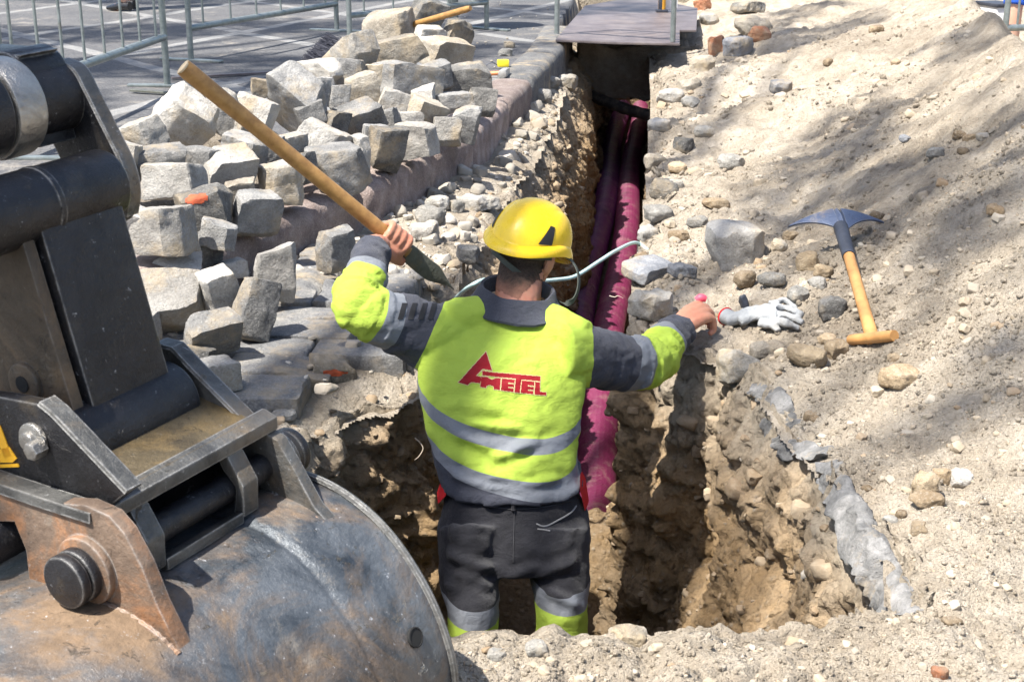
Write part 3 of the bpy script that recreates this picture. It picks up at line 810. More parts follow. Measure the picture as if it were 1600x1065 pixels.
# side link and cylinder rod eye above
lk_out = np.array([EPX(*p, 0.33) for p in [(60, 92), (98, 95), (124, 108), (142, 140), (158, 172), (178, 212), (200, 258), (209, 300), (205, 335), (180, 352), (150, 345), (128, 300), (100, 240), (70, 180), (30, 150), (0, 130), (-60, 120), (-60, 85), (0, 88)]])
mb = MB(); plate(mb, [tuple(p) for p in spline(lk_out[:14], 40)] + [tuple(p) for p in lk_out[14:]], 0.318, 0.024, 0.004)
side = epart(mb, "side_link", M['black_st'])
mb = MB(); strip(mb, [tuple(p) for p in spline(lk_out[1:9], 30)], 0.316, 0.344, -0.001, 0.004); epart(mb, "worn_edge", M['grey_st'], side)
r0 = np.array(EPX(8, 168, 0.22))
mb = MB(); mb.add(*cyl(EL(*r0, 0.185), EL(*r0, 0.238), 0.070, 44, bev=0.008)); rod = epart(mb, "rod_eye", M['bright_st'])
mb = MB(); mb.add(*cyl(EL(*r0, 0.10), EL(*r0, 0.318), 0.052, 36)); mb.add(*cyl(EL(*r0, 0.10), EL(*r0, 0.182), 0.067, 36, bev=.004)); epart(mb, "rod_pin", M['black_st'])
mb = MB(); r1 = np.array(EPX(60, 120, 0.3)); mb.add(*cyl(EL(*r1, 0.24), EL(*r1, 0.32), 0.045, 30, bev=.004)); plate(mb, [tuple(r0 + [-.10, .07]), tuple(r0 + [0.02, .07]), tuple(r1 + [.02, .03]), tuple(r0 + [.03, -.06]), tuple(r0 + [-.1, -.07])], 0.245, 0.07, 0.004)
epart(mb, "rod", M['black_st'])

# ---------------------------------------------------------------- people
def remesh(mb, voxel, smooth_it=3):
    me = mesh(np.concatenate(mb.V), mb.F)
    bm = bmesh.new(); bm.from_mesh(me); bmesh.ops.recalc_face_normals(bm, faces=bm.faces); bm.to_mesh(me); bm.free()
    o = bpy.data.objects.new("tmp", me); COL.objects.link(o)
    md = o.modifiers.new("r", 'REMESH'); md.mode = 'VOXEL'; md.voxel_size = voxel; md.adaptivity = 0
    if smooth_it:
        sm = o.modifiers.new("s", 'SMOOTH'); sm.factor = 0.5; sm.iterations = smooth_it
    dg = bpy.context.evaluated_depsgraph_get(); ev = o.evaluated_get(dg)
    out = bpy.data.meshes.new_from_object(ev)
    bpy.data.objects.remove(o); bpy.data.meshes.remove(me)
    out.materials.clear()
    return out
def verts(me):
    a = np.empty(len(me.vertices) * 3, np.float32); me.vertices.foreach_get("co", a); return a.reshape(-1, 3).astype(float)
def normals(me):
    a = np.empty(len(me.vertices) * 3, np.float32); me.vertices.foreach_get("normal", a); return a.reshape(-1, 3).astype(float)
def setv(me, V):
    me.vertices.foreach_set("co", np.asarray(V, np.float32).ravel()); me.update()
def centers(me):
    a = np.empty(len(me.polygons) * 3, np.float32); me.polygons.foreach_get("center", a); return a.reshape(-1, 3).astype(float)
def cut(me, p, n, near=None):
    """slice the mesh along a plane so a colour boundary is a clean edge"""
    bm = bmesh.new(); bm.from_mesh(me)
    if near is None: g = bm.verts[:] + bm.edges[:] + bm.faces[:]
    else:
        fs = [f for f in bm.faces if near(f.calc_center_median())]
        es = {e for f in fs for e in f.edges}; vs = {v for f in fs for v in f.verts}
        g = list(vs) + list(es) + fs
    bmesh.ops.bisect_plane(bm, geom=g, dist=1e-5, plane_co=Vector(p), plane_no=Vector(n))
    bm.to_mesh(me); bm.free()
def ell(c, r, A=None, nu=20, nv=14):
    an = np.linspace(0, 2 * math.pi, nu, endpoint=False); V = []; F = []
    for i in range(1, nv):
        th = math.pi * i / nv
        V += [(math.sin(th) * math.cos(a), math.sin(th) * math.sin(a), math.cos(th)) for a in an]
    V = np.array(V + [(0, 0, 1), (0, 0, -1)]) * np.asarray(r)
    for i in range(nv - 2):
        for j in range(nu): k_ = (j + 1) % nu; F.append((i * nu + j, i * nu + k_, (i + 1) * nu + k_, (i + 1) * nu + j))
    T = (nv - 1) * nu
    for j in range(nu): k_ = (j + 1) % nu; F.append((T, k_, j)); F.append((T + 1, (nv - 2) * nu + j, (nv - 2) * nu + k_))
    if A is not None: V = V @ np.asarray(A, float).T
    return V + np.asarray(c, float), F
def limb(pts, rad, n=30, seg=20, up=(0, 0, 1)):
    P = spline(pts, n); r = np.asarray(rad, float)
    r = spline(r if r.ndim == 2 else np.stack([r, r], 1), n)
    return loft(tube(P, r, seg, up))
def axes(fwd, up):
    f = np.asarray(fwd, float); f /= np.linalg.norm(f); u = np.asarray(up, float); u = u - f * (u @ f); u /= np.linalg.norm(u)
    return np.stack([np.cross(f, u), f, u], 1)      # columns: right, forward, up

def skin_mat(name, base, red):
    t = NT(name)
    c = t.ramp(t.noise(22, 5, 0.6), [(0.3, tuple(x * 0.85 for x in base)), (0.7, base)])
    c = t.mix(t.rng(t.noise(12, 4), 0.45, 0.65, 0, 0.7), c, red)
    t.b.inputs["Subsurface Weight"].default_value = 0.12; t.b.inputs["Subsurface Radius"].default_value = (0.012, 0.004, 0.002); t.b.inputs["Subsurface Scale"].default_value = 0.6
    t.bump(t.noise(260, 4), 0.0006); t.bump(t.noise(70, 4), 0.0012)
    return t.done(c, 0.5, 0, 0.4)
M['skin'] = skin_mat("skin", (0.46, 0.22, 0.14), (0.47, 0.16, 0.10))
def fabric(name, col, rough=0.85, dirt=(0.2, 0.17, 0.13), damt=0.25, var=0.12, sheen=0.0):
    t = NT(name)
    c = t.ramp(t.noise(9, 5, 0.6), [(0.3, tuple(x * (1 - var) for x in col)), (0.7, tuple(min(1, x * (1 + var)) for x in col))])
    c = t.mix(t.rng(t.noise(5.5, 8, 0.72), 0.56, 0.80, 0, damt), c, dirt)
    w = t.n("ShaderNodeTexWave"); w.inputs["Scale"].default_value = 420; w.wave_type = 'BANDS'; w.bands_direction = 'DIAGONAL'; t.l(t.co, w.inputs["Vector"])
    t.bump(w.outputs["Fac"], 0.0004); t.bump(t.noise(35, 5, 0.6), 0.003); t.bump(t.noise(11, 6, 0.6, 1.5), 0.006, 0.7); t.bump(t.noise(26, 5, 0.65, 2.0, stretch=(1, 1, 2.2)), 0.003, 0.8)
    if sheen: t.b.inputs["Sheen Weight"].default_value = sheen
    return t.done(c, rough, 0, 0.25)
M['lime'] = fabric("hi_vis_lime", (0.40, 0.54, 0.07), 0.75, (0.30, 0.36, 0.06), 0.30, 0.05)
M['navy'] = fabric("navy_cloth", (0.050, 0.054, 0.072), 0.9, (0.16, 0.15, 0.14), 0.35, 0.2, 0.1)
M['charcoal'] = fabric("charcoal_cloth", (0.020, 0.020, 0.025), 0.85, (0.11, 0.105, 0.095), 0.40, 0.25, 0.1)
M['reflect'] = fabric("silver_tape", (0.20, 0.215, 0.24), 0.5, (0.22, 0.21, 0.19), 0.3, 0.08)
M['red_cloth'] = fabric("red_cloth", (0.62, 0.02, 0.025), 0.8)
M['boot'] = plain("boot_leather", (0.04, 0.035, 0.03), 0.7, 0, 0.3, 20, 0.003, 60)

WK = atd(803, 800, 3.55)                      # between the hips
# joints
hipL, hipR = atd(740, 838, 3.53), atd(866, 838, 3.55)
kneeL, kneeR = atd(738, 985, 3.46), atd(878, 965, 3.50)
ankL, ankR = kneeL + np.array([-0.03, 0.06, -0.42]), kneeR + np.array([0.02, 0.05, -0.44])
FLZ = -1.15
ankL[2] = FLZ + 0.09; ankR[2] = FLZ + 0.09
shL, shR = atd(690, 525, 3.64), atd(905, 555, 3.64)
elL, wrL = atd(562, 478, 3.54), atd(584, 382, 3.70)
elR, wrR = atd(1008, 568, 3.80), atd(1066, 510, 3.97)
neck0, neck1 = atd(806, 500, 3.67), atd(812, 440, 3.73)
HC = atd(822, 392, 3.76)                      # head centre
HA = axes((0.42, 0.85, -0.36), (0.36, 0.26, 0.90))
HR, HF, HU = HA[:, 0], HA[:, 1], HA[:, 2]
def hp(r, f, u): return HC + r * HR + f * HF + u * HU

# torso sections: centre, half width, half depth, tilt of the shoulder line
def ringset(rows, seg=72, p=2.5):
    an = np.linspace(0, 2 * math.pi, seg, endpoint=False); rings = []
    ca, sa = np.cos(an), np.sin(an)
    ux = np.sign(ca) * np.abs(ca) ** (2 / p); uy = np.sign(sa) * np.abs(sa) ** (2 / p)
    for (u, v, d, hw, hd, tilt) in rows:
        c = atd(u, v, d); w = hw * d / FPX
        X_ = np.array([math.cos(tilt), 0, -math.sin(tilt)]); Y_ = np.array([0, 0.97, 0.22])
        rings.append(c + np.outer(ux * w, X_) + np.outer(uy * hd, Y_))
    return rings
rows_j = [(800, 746, 3.555, 112, 0.122, 0.0), (799, 736, 3.555, 112, 0.125, 0.0), (793, 725, 3.56, 111, 0.125, 0.03), (788, 690, 3.565, 114, 0.124, 0.05), (785, 655, 3.575, 120, 0.126, 0.07),
          (784, 620, 3.59, 127, 0.130, 0.10), (785, 585, 3.605, 130, 0.133, 0.13), (788, 555, 3.62, 128, 0.132, 0.15), (793, 530, 3.635, 116, 0.120, 0.16), (799, 508, 3.65, 88, 0.100, 0.15), (804, 492, 3.66, 66, 0.082, 0.12), (806, 480, 3.67, 56, 0.072, 0.1)]
def dense(rows, n): return spline(np.array(rows), n)

# ---- body: one continuous skin
mb = MB()
mb.add(*loft(ringset([(u, v, d + .004, hw * 0.86, hd * 0.84, t_) for u, v, d, hw, hd, t_ in dense(rows_j, 24)], 40)))
mb.add(*limb([neck0 + [0, 0, -.05], neck0, neck1, HC - HU * 0.02], [0.066, 0.061, 0.060, 0.058], 16))
mb.add(*ell(hp(0, 0.0, 0.03), (0.076, 0.096, 0.100), HA)); mb.add(*ell(hp(0, 0.045, -0.045), (0.058, 0.060, 0.070), HA)); mb.add(*ell(hp(0, 0.075, -0.085), (0.030, 0.026, 0.024), HA))
mb.add(*ell(hp(0, 0.108, -0.018), (0.014, 0.022, 0.024), HA)); mb.add(*ell(hp(0, 0.094, 0.010), (0.045, 0.014, 0.010), HA)); mb.add(*ell(hp(0, 0.098, -0.058), (0.026, 0.012, 0.010), HA))
for sg in (-1, 1):
    mb.add(*ell(hp(sg * 0.079, -0.005, -0.012), (0.010, 0.019, 0.032), HA)); mb.add(*ell(hp(sg * 0.03, 0.090, 0.000), (0.013, 0.010, 0.008), HA))
WP = atd(803, 800, 3.56)
mb.add(*ell(WP + [0, 0.005, -0.01], (0.155, 0.10, 0.11)))
for hp_, kn, an_ in ((hipL, kneeL, ankL), (hipR, kneeR, ankR)):
    mb.add(*limb([hp_, hp_ * .5 + kn * .5, kn, kn * .55 + an_ * .45 + np.array([0, -.012, 0]), an_], [0.074, 0.062, 0.050, 0.050, 0.036], 30))
    mb.add(*limb([an_ + [0, -.05, -.035], an_ + [0, 0.04, -.05], an_ + [0.01, 0.14, -.062]], [0.036, 0.038, 0.028], 14))
for a, b, c_ in ((shL, elL, wrL), (shR, elR, wrR)):
    mb.add(*limb([a, a * .5 + b * .5, b, b * .5 + c_ * .5, c_], [0.060, 0.050, 0.042, 0.040, 0.029], 30))

# left hand: a fist around the wooden handle
TA, TB = atd(286, 105, 3.50), atd(708, 452, 3.93)     # tool axis ends
td = (TB - TA) / np.linalg.norm(TB - TA)
def on_tool(u):                                            # point of the tool axis nearest the column u
    return min((TA + td * s for s in np.linspace(0, np.linalg.norm(TB - TA), 600)), key=lambda p: abs(800 + FPX * p[0] / depth(p) - u))
GR = on_tool(612)                                          # grip centre
RH = 0.0185
cam_dir = (ORG - GR) / np.linalg.norm(ORG - GR)
gw = cam_dir - td * (cam_dir @ td); gw /= np.linalg.norm(gw)  # towards the camera
gu = np.cross(td, gw); 
if gu[2] < 0: gu = -gu                                     # up and to the right
def grip(o, th, rr): return GR + td * o + rr * (math.cos(th) * gu + math.sin(th) * gw)
knL = []
for k_, (o, ln) in enumerate(((-0.030, 0.85), (-0.010, 0.97), (0.011, 1.03), (0.032, 0.95))):
    R0 = RH + 0.0085
    P = [grip(o * 0.9, R(118), R0 + 0.012), grip(o, R(78), R0 + 0.012), grip(o, R(42), R0 + 0.0115), grip(o, R(-5), R0 + 0.003), grip(o, R(-60), R0), grip(o, R(-60 - 75 * ln), R0), grip(o, R(-60 - 108 * ln), R0 + .001)]
    mb.add(*limb(P, [0.011, 0.0115, 0.0112, 0.0098, 0.0092, 0.0084, 0.0060], 26, 12))
    knL.append(P[1])
pc = grip(0.0, R(118), RH + 0.018)
vw = wrL - pc; vw /= np.linalg.norm(vw)
for o in (-0.024, -0.004, 0.014, 0.028):
    mb.add(*limb([grip(o, R(80), RH + 0.016), grip(o * .95, R(118), RH + 0.020), (grip(o * .8, R(150), RH + 0.022) + wrL) / 2, wrL + td * o * 0.5], [0.0130, 0.0155, 0.0185, 0.0190], 20, 14))
mb.add(*limb([wrL + td * 0.014, grip(0.050, R(160), RH + .016), grip(0.058, R(200), RH + .009), grip(0.050, R(245), RH + .0085), grip(0.044, R(285), RH + .009)], [0.017, 0.0155, 0.0125, 0.0110, 0.0075], 20, 12))
mb.add(*limb([elL * .25 + wrL * .75, wrL, (wrL + pc) / 2], [0.030, 0.0255, 0.026], 12, 16))

# right hand: resting on the rim of the dig, fingers bent, a small pink thing between the tips
kR = [atd(1090, 476, 4.03), atd(1098, 480, 4.02), atd(1104, 487, 4.01), atd(1107, 496, 3.99)]
base = [wrR + np.array([-0.014, 0.012, 0.008]), wrR + np.array([-.004, .006, .011]), wrR + np.array([0.006, 0.0, 0.008]), wrR + np.array([0.013, -0.008, 0.0])]
for k_, (b0, q_) in enumerate(zip(base, kR)):
    mb.add(*limb([b0, b0 * .5 + q_ * .5 + np.array([0, 0, .005]), q_], [0.0185, 0.0180, 0.0140], 14, 14))
    dirf = q_ - b0; dirf[2] = 0; dirf /= np.linalg.norm(dirf); L_ = (0.030, 0.034, 0.032, 0.026)[k_]
    p1 = q_ + dirf * L_ * 0.62 + np.array([0, 0, -0.012]); p2 = p1 + dirf * 0.004 + np.array([0, 0, -0.026]); p3 = p2 - dirf * 0.016 + np.array([0, 0, -0.012])
    mb.add(*limb([q_, q_ * .5 + p1 * .5 + np.array([0, 0, .004]), p1, p2, p3], [0.0130, 0.0118, 0.0110, 0.0098, 0.0070], 20, 12))
mb.add(*limb([wrR + [-0.018, .010, -.006], wrR + [-0.014, 0.040, -.010], wrR + [-.002, 0.064, -.008], kR[0] + np.array([0.004, 0.028, -.004])], [0.0165, 0.015, 0.0118, 0.0082], 18, 12))
mb.add(*limb([elR * .25 + wrR * .75, wrR, wrR * .7 + kR[1] * .3], [0.030, 0.0255, 0.024], 12, 16))
person = remesh(mb, 0.0038, 3)
V = verts(person); setv(person, V + normals(person) * (0.0006 * fbm(V * 90, 3, 3))[:, None])
person.polygons.foreach_set("use_smooth", np.ones(len(person.polygons), bool))
PB = link("person", person, M['skin'])
tag(PB, "worker in lime and navy jacket and yellow helmet standing in the trench", "person")

# ---- jacket
mb = MB()
JR = ringset(dense(rows_j, 60), 72)
mb.add(*loft(JR))
def sleeve(s, e, w, r, up=(0, 0, 1)):
    sp = spline([s, s * .5 + e * .5, e, e * .45 + w * .55, w], 60)
    rr = spline(np.stack([r, r], 1), 60)
    return sp, rr
inL = shL + (shL - elL) * 0.28 + np.array([0.0, 0.0, -0.02]); inR = shR + (shR - elR) * 0.22 + np.array([-0.03, 0, 0.0])
sL, rL = sleeve(inL, elL, wrL * 0.97 + elL * 0.03, [0.097, 0.080, 0.064, 0.052, 0.041])
sR, rR = sleeve(inR, elR, wrR * 0.97 + elR * 0.03, [0.090, 0.077, 0.067, 0.056, 0.043])
mb.add(*loft(tube(sL, rL, 36))); mb.add(*loft(tube(sR, rR, 36)))
mb.add(*limb([atd(700, 505, 3.63), atd(735, 496, 3.65), atd(775, 490, 3.67)], [(0.055, .055), (0.06, .055), (0.05, .05)], 14, 20))
mb.add(*limb([atd(905, 535, 3.63), atd(872, 515, 3.65), atd(835, 496, 3.67)], [(0.055, .055), (0.06, .055), (0.05, .05)], 14, 20))
jk = remesh(mb, 0.0062, 5)
def fold(P, a, b, w, h, curve=0.0):
    """a soft crease running from a to b"""
    a, b = np.asarray(a), np.asarray(b); ab = b - a; L = np.linalg.norm(ab); t_ = ((P - a) @ ab) / L ** 2
    q_ = a + np.clip(t_, 0, 1)[:, None] * ab; dd = P - q_
    perp = np.linalg.norm(dd, axis=1); side = dd @ np.array([0.3, 0, 1.0])
    env = sstep(-0.12, 0.25, t_) * sstep(1.12, 0.75, t_)
    return 1.35 * h * env * np.exp(-(perp / w) ** 2) - 0.7 * h * env * np.exp(-((perp - 1.9 * w) / w) ** 2)
def J(u, v): return atd(u, v, 3.47)
def along(P, path):
    d2 = ((P[:, None, :] - path[None, ::3]) ** 2).sum(2); k_ = d2.argmin(1) * 3
    return k_ / len(path), np.sqrt(d2.min(1))
# colour cuts
def pl(path, t_, tiltv=None):
    i = int(np.clip(t_, 0, 0.98) * len(path)); d = path[min(i + 2, len(path) - 1)] - path[max(i - 2, 0)]; d = d / np.linalg.norm(d)
    return path[i], d
def solve(path, u):
    uu = np.array([800 + FPX * p[0] / depth(p) for p in path]); k_ = int(np.argmin(np.abs(uu - u))); return k_ / len(path)
cutsL = [pl(sL, x) for x in (0.22, 0.345, 0.41, 0.70, 0.77)]
cutsR = [pl(sR, x) for x in (0.17, 0.37, 0.455, 0.735, 0.79)]
# armholes: upright planes leaning with the shoulder
cutsL[0] = (atd(672, 522, 3.62), np.array([-0.90, 0.05, 0.42])); cutsR[0] = (atd(923, 560, 3.62), np.array([0.99, 0.05, -0.04]))
# put the sleeve bands at a measured distance from the elbow
for (p, d) in cutsL: cut(jk, p, d, lambda c: c.x < shL[0] + 0.06 and c.z > -0.2)
for (p, d) in cutsR: cut(jk, p, d, lambda c: c.x > shR[0] - 0.02)
bands = [(J(790, 692), 0.02, 0.023), (J(797, 752), 0.015, 0.027)]
bp = []
for (p, slope, hgt) in bands:
    n_ = np.array([0.16, -0.48, 1.0]); n_ /= np.linalg.norm(n_)
    bp.append((p + n_ * hgt / 2, n_)); bp.append((p - n_ * hgt / 2, n_))
for p, n_ in bp: cut(jk, p, n_, lambda c: shL[0] - 0.05 < c.x < shR[0] + 0.06 and c.z < 0.06)
colp = (atd(806, 487, 3.60), np.array([0.06, -0.10, 1.0])); cut(jk, colp[0], colp[1], lambda c: abs(c.x - neck0[0]) < 0.14 and c.z > 0.05)
C = centers(jk); mi = np.zeros(len(C), np.int32)          # 0 lime 1 navy 2 tape
sd = lambda pd: (C - pd[0]) @ pd[1]
h_ = [sd(q_) for q_ in bp]
mi[(h_[0] < 0) & (h_[1] > 0)] = 2; mi[(h_[2] < 0) & (h_[3] > 0)] = 2; mi[h_[3] < 0] = 1
cl_, cdL = along(C, sL); cr_, cdR = along(C, sR)
def sleeve_cols(mi, cuts, region, path):
    s = [sd(q_) for q_ in cuts]
    t_, _ = along(C, path)
    tc = [None] * 5
    m = region & (s[0] > 0)
    mi[m] = 1
    hi = t_ > 0.20
    mi[m & hi & (s[1] > 0)] = 2; mi[m & hi & (s[2] > 0)] = 0
    far = t_ > 0.58
    mi[m & far & (s[3] > 0)] = 2; mi[m & far & (s[4] > 0)] = 1
sleeve_cols(mi, cutsL, (C[:, 0] < shL[0] + 0.06) & (cdL < 0.16), sL)
sleeve_cols(mi, cutsR, (C[:, 0] > shR[0] - 0.02) & (cdR < 0.16), sR)
V = verts(jk); N = normals(jk)
dsp = 0
for (a, b, w, h) in [((668, 600), (760, 560), .014, .008), ((664, 640), (790, 655), .016, -.008), ((672, 655), (800, 720), .014, .010), ((690, 665), (840, 690), .012, -.006), ((905, 640), (800, 700), .014, .008), ((900, 668), (760, 722), .012, .008), ((690, 735), (800, 772), .010, .008), ((720, 742), (850, 768), .009, -.007), ((905, 740), (780, 768), .010, .007),
                     ((700, 500), (720, 600), .012, .006), ((735, 490), (725, 560), .010, .005), ((815, 500), (790, 570), .012, .005), ((690, 520), (668, 600), .013, .007), ((915, 560), (860, 610), .016, .008), ((920, 590), (870, 650), .014, .009), ((880, 520), (820, 560), .014, .005), ((660, 590), (700, 640), .012, .008), ((740, 660), (860, 672), .010, .005)]:
    dsp = dsp + fold(V, J(*a), J(*b), w, h)
# creases round the sleeves
tL, dL = along(V, sL); tR, dR = along(V, sR)
for tt_, dd_, c_, s0 in ((tL, dL, 0.55, 3), (tR, dR, 0.55, 8)):
    act = np.exp(-((tt_ - c_) / 0.22) ** 2) + 0.8 * np.exp(-((tt_ - 0.93) / 0.06) ** 2) + 0.35
    act = np.where((dd_ < 0.13) & (tt_ > 0.2), act, 0)
    dsp = dsp + act * (0.0026 if s0 == 3 else 0.0048) * np.sin(tt_ * 62 + 2.4 * fbm(V * 12, s0, 2) + 3 * np.arctan2(V[:, 2], V[:, 0]))
dsp = dsp + 0.005 * fbm(V * np.array([9, 9, 15]), 5, 3) + 0.004 * (billow(V * np.array([14, 14, 26]) + 2 * V[:, [2, 0, 1]], 15, 2) - .4) + 0.0014 * fbm(V * 42, 9, 2)
setv(jk, V + N * dsp[:, None])
jk.polygons.foreach_set("material_index", mi); jk.polygons.foreach_set("use_smooth", np.ones(len(mi), bool))
jacket = link("jacket", jk, [M['lime'], M['navy'], M['reflect']], PB)
# stand up collar
mb = MB(); an = np.linspace(0, 2 * math.pi, 48, endpoint=False)
def colring(z_, w, dd, cx=0.0):
    c = atd(806, 482, 3.68) + np.array([cx, 0.012 * z_ / 0.04, z_ + 0.012])
    return c + np.outer(np.cos(an) * (w + .008), [1, 0, -0.10]) + np.outer(np.sin(an) * (dd + .008), [0, 1, 0.15]) 
mb.add(*loft([colring(-0.012, .110, .098), colring(-0.006, .114, .100), colring(0.005, .105, .092), colring(0.018, .096, .084), colring(0.034, .089, .077, .004), colring(0.041, .086, .074, .004), colring(0.038, .080, .068, .004), colring(0.0, .083, .071)], caps=False))
cme = mb.build("collar", M['navy'], jacket); V = verts(cme.data); setv(cme.data, V + np.stack([fbm(V * 18, 1, 2), fbm(V * 18, 2, 2), 1.4 * fbm(V * 14, 3, 2)], 1) * 0.004)
# velcro tabs on the left shoulder
from mathutils.bvhtree import BVHTree
bvh_j = BVHTree.FromPolygons([v.co[:] for v in jk.vertices], [p.vertices[:] for p in jk.polygons])
def cling(o, dirv, lift=0.0015):
    r = bvh_j.ray_cast(Vector(o), Vector(dirv)); return None if r[0] is None else np.array(r[0] + r[1] * lift)
M['tab'] = plain("black_tab", (0.012, 0.012, 0.014), 0.8)
for u in (628, 644, 660, 675):
    quad = []
    for i in range(7):
        for j in range(3):
            o = atd(u + j * 4.2 - i * 1.2, 474 + i * 4.2 + (664 - u) * 0.0, 3.2)
            p = cling(o, ray(u + j * 4.2 - i * 1.2, 474 + i * 4.2), 0.002); quad.append(p)
    if any(p is None for p in quad): continue
    MB().add(quad, [(i * 3 + j, i * 3 + j + 1, i * 3 + j + 4, i * 3 + j + 3) for i in range(6) for j in range(2)]).build("velcro_tab", M['tab'], jacket)
# printed lettering on the back, pressed onto the cloth
LG = [[(130, 540), (475, 158), (550, 392), (430, 372), (352, 456), (415, 472), (403, 548), (290, 533), (245, 571)],
      [(428, 396), (540, 412), (1155, 464), (1152, 524), (915, 504), (893, 668), (830, 660), (846, 496), (428, 450)],
      [(415, 466), (486, 472), (545, 506), (600, 486), (660, 490), (648, 633), (572, 623), (575, 592), (528, 570), (482, 578), (475, 608), (403, 596)],
      [(674, 492), (836, 506), (829, 550), (755, 543), (754, 558), (827, 565), (823, 600), (750, 592), (749, 608), (820, 615), (815, 657), (662, 636)],
      [(922, 516), (1078, 530), (1074, 582), (1000, 574), (999, 590), (1072, 597), (1069, 632), (996, 624), (995, 640), (1067, 648), (1062, 686), (907, 668)],
      [(1090, 532), (1150, 538), (1146, 656), (1228, 664), (1222, 702), (1080, 688)]]
def inpoly(x, y, poly):
    r = np.zeros(len(x), bool); n = len(poly)
    for i in range(n):
        (x1, y1), (x2, y2) = poly[i], poly[(i + 1) % n]
        if y1 != y2: r ^= ((y1 > y) != (y2 > y)) & (x < (x2 - x1) * (y - y1) / (y2 - y1) + x1)
    return r
step = 6.0
lx, ly = np.arange(110, 1250, step), np.arange(140, 720, step)
GX, GY = np.meshgrid(lx, ly); gxx, gyy = GX.ravel() + step / 2, GY.ravel() + step / 2
red = np.zeros(len(gxx), bool)
for p in LG: red |= inpoly(gxx, gyy, p)
red = red.reshape(GX.shape)
dil = red.copy()
for a in (-1, 0, 1):
    for b in (-1, 0, 1): dil |= np.roll(np.roll(red, a, 0), b, 1)
cache = {}
LO = atd(700, 530, 3.0); LXv = (atd(900, 530, 3.0) - LO) / 200; LYv = (atd(700, 640, 3.0) - LO) / 110; LD = ray(785, 590); LD = LD / np.linalg.norm(LD)
def lp_(i, j, lift):
    key = (i, j, lift)
    if key not in cache:
        q_ = np.array([lx[0] + j * step, ly[0] + i * step]) / 8
        # the plane patch stands 3 m off; follow the sight line spread so the print keeps its size on the cloth
        d0 = ray(700 + q_[0], 530 + q_[1]); cache[key] = cling(ORG, d0, lift)
    return cache[key]
def printed(mask, lift, name, mat):
    idx = {}; V = []; F = []
    for i, j in zip(*np.nonzero(mask)):
        f = []
        for a, b in ((0, 0), (0, 1), (1, 1), (1, 0)):
            k_ = (i + a, j + b)
            if k_ not in idx:
                p = lp_(k_[0], k_[1], lift)
                if p is None: break
                idx[k_] = len(V); V.append(p)
            f.append(idx[k_])
        if len(f) == 4: F.append(f)
    return link(name, mesh(V, F), mat, jacket)
M['print_red'] = fabric("red_print", (0.27, 0.008, 0.014), 0.6, (0.3, 0.05, 0.03), 0.1)
M['print_edge'] = fabric("cream_print", (0.62, 0.52, 0.28), 0.7, (0.5, 0.5, 0.1), 0.1)
printed(red, 0.0016, "logo", M['print_red'])
printed(dil & ~red, 0.0013, "logo_outline", M['print_edge'])

# ---- trousers
mb = MB()
rows_t = [(801, 738, 3.56, 102, 0.112, 0), (802, 762, 3.555, 102, 0.112, 0), (803, 790, 3.555, 109, 0.117, 0), (804, 815, 3.55, 118, 0.122, 0), (804, 838, 3.545, 121, 0.128, 0), (804, 856, 3.54, 118, 0.122, 0), (804, 868, 3.54, 98, 0.09, 0)]
mb.add(*loft(ringset(dense(rows_t, 24), 48, 2.4)))
for sg, h0_, kn, an_ in ((-1, hipL, kneeL, ankL), (1, hipR, kneeR, ankR)):
    mb.add(*limb([h0_ + np.array([0.005 * sg, 0, 0.02]), h0_ * .5 + kn * .5 + np.array([0.004 * sg, 0, 0]), kn, kn * .5 + an_ * .5 + np.array([0, -.01, 0]), an_ + np.array([0, 0, 0.02])], [(0.082, .112), (0.074, .090), (0.064, .074), (0.068, .076), (0.066, .07)], 40, 32))
tr = remesh(mb, 0.0065, 6)
V = verts(tr); N = normals(tr)
dsp = 0.006 * fbm(V * np.array([8, 8, 13]), 15, 3) + 0.0016 * fbm(V * 40, 19, 2)
for (a, b, w, h) in [((690, 860), (770, 893), .014, .010), ((700, 880), (780, 905), .012, -.008), ((800, 900), (850, 880), .012, .008), ((915, 870), (840, 900), .014, .009), ((690, 905), (740, 940), .012, .008), ((760, 910), (715, 955), .012, .007), ((840, 915), (910, 950), .012, .008), ((804, 800), (804, 885), .005, -.006), ((700, 800), (715, 850), .012, .005), ((905, 800), (890, 860), .012, .005)]:
    dsp = dsp + fold(V, atd(*a, 3.43), atd(*b, 3.43), w, h)
setv(tr, V + N * dsp[:, None])
tb = []
for kn, an_, s_, u, v in ((kneeL, ankL, -1, 738, 958), (kneeR, ankR, 1, 878, 949)):
    d = np.array([0.02 * s_, -0.05, 1.0]) + np.array([0.10 if s_ < 0 else 0.02, 0, 0]); d /= np.linalg.norm(d)
    p = atd(u, v, 3.42)
    nearf = (lambda c: c.x < WP[0]) if s_ < 0 else (lambda c: c.x > WP[0])
    for o in (0.022, -0.022): cut(tr, p + d * o, d, nearf)
    tb.append((p, d))
C = centers(tr); mi = np.zeros(len(C), np.int32)
for (p, d), m in zip(tb, (C[:, 0] < WP[0], C[:, 0] >= WP[0])):
    q_ = (C - p) @ d; mi[m & (q_ < 0.022)] = 1; mi[m & (q_ < -0.022)] = 2
tr.polygons.foreach_set("material_index", mi); tr.polygons.foreach_set("use_smooth", np.ones(len(mi), bool))
trousers = link("trousers", tr, [M['charcoal'], M['reflect'], M['lime']], PB)
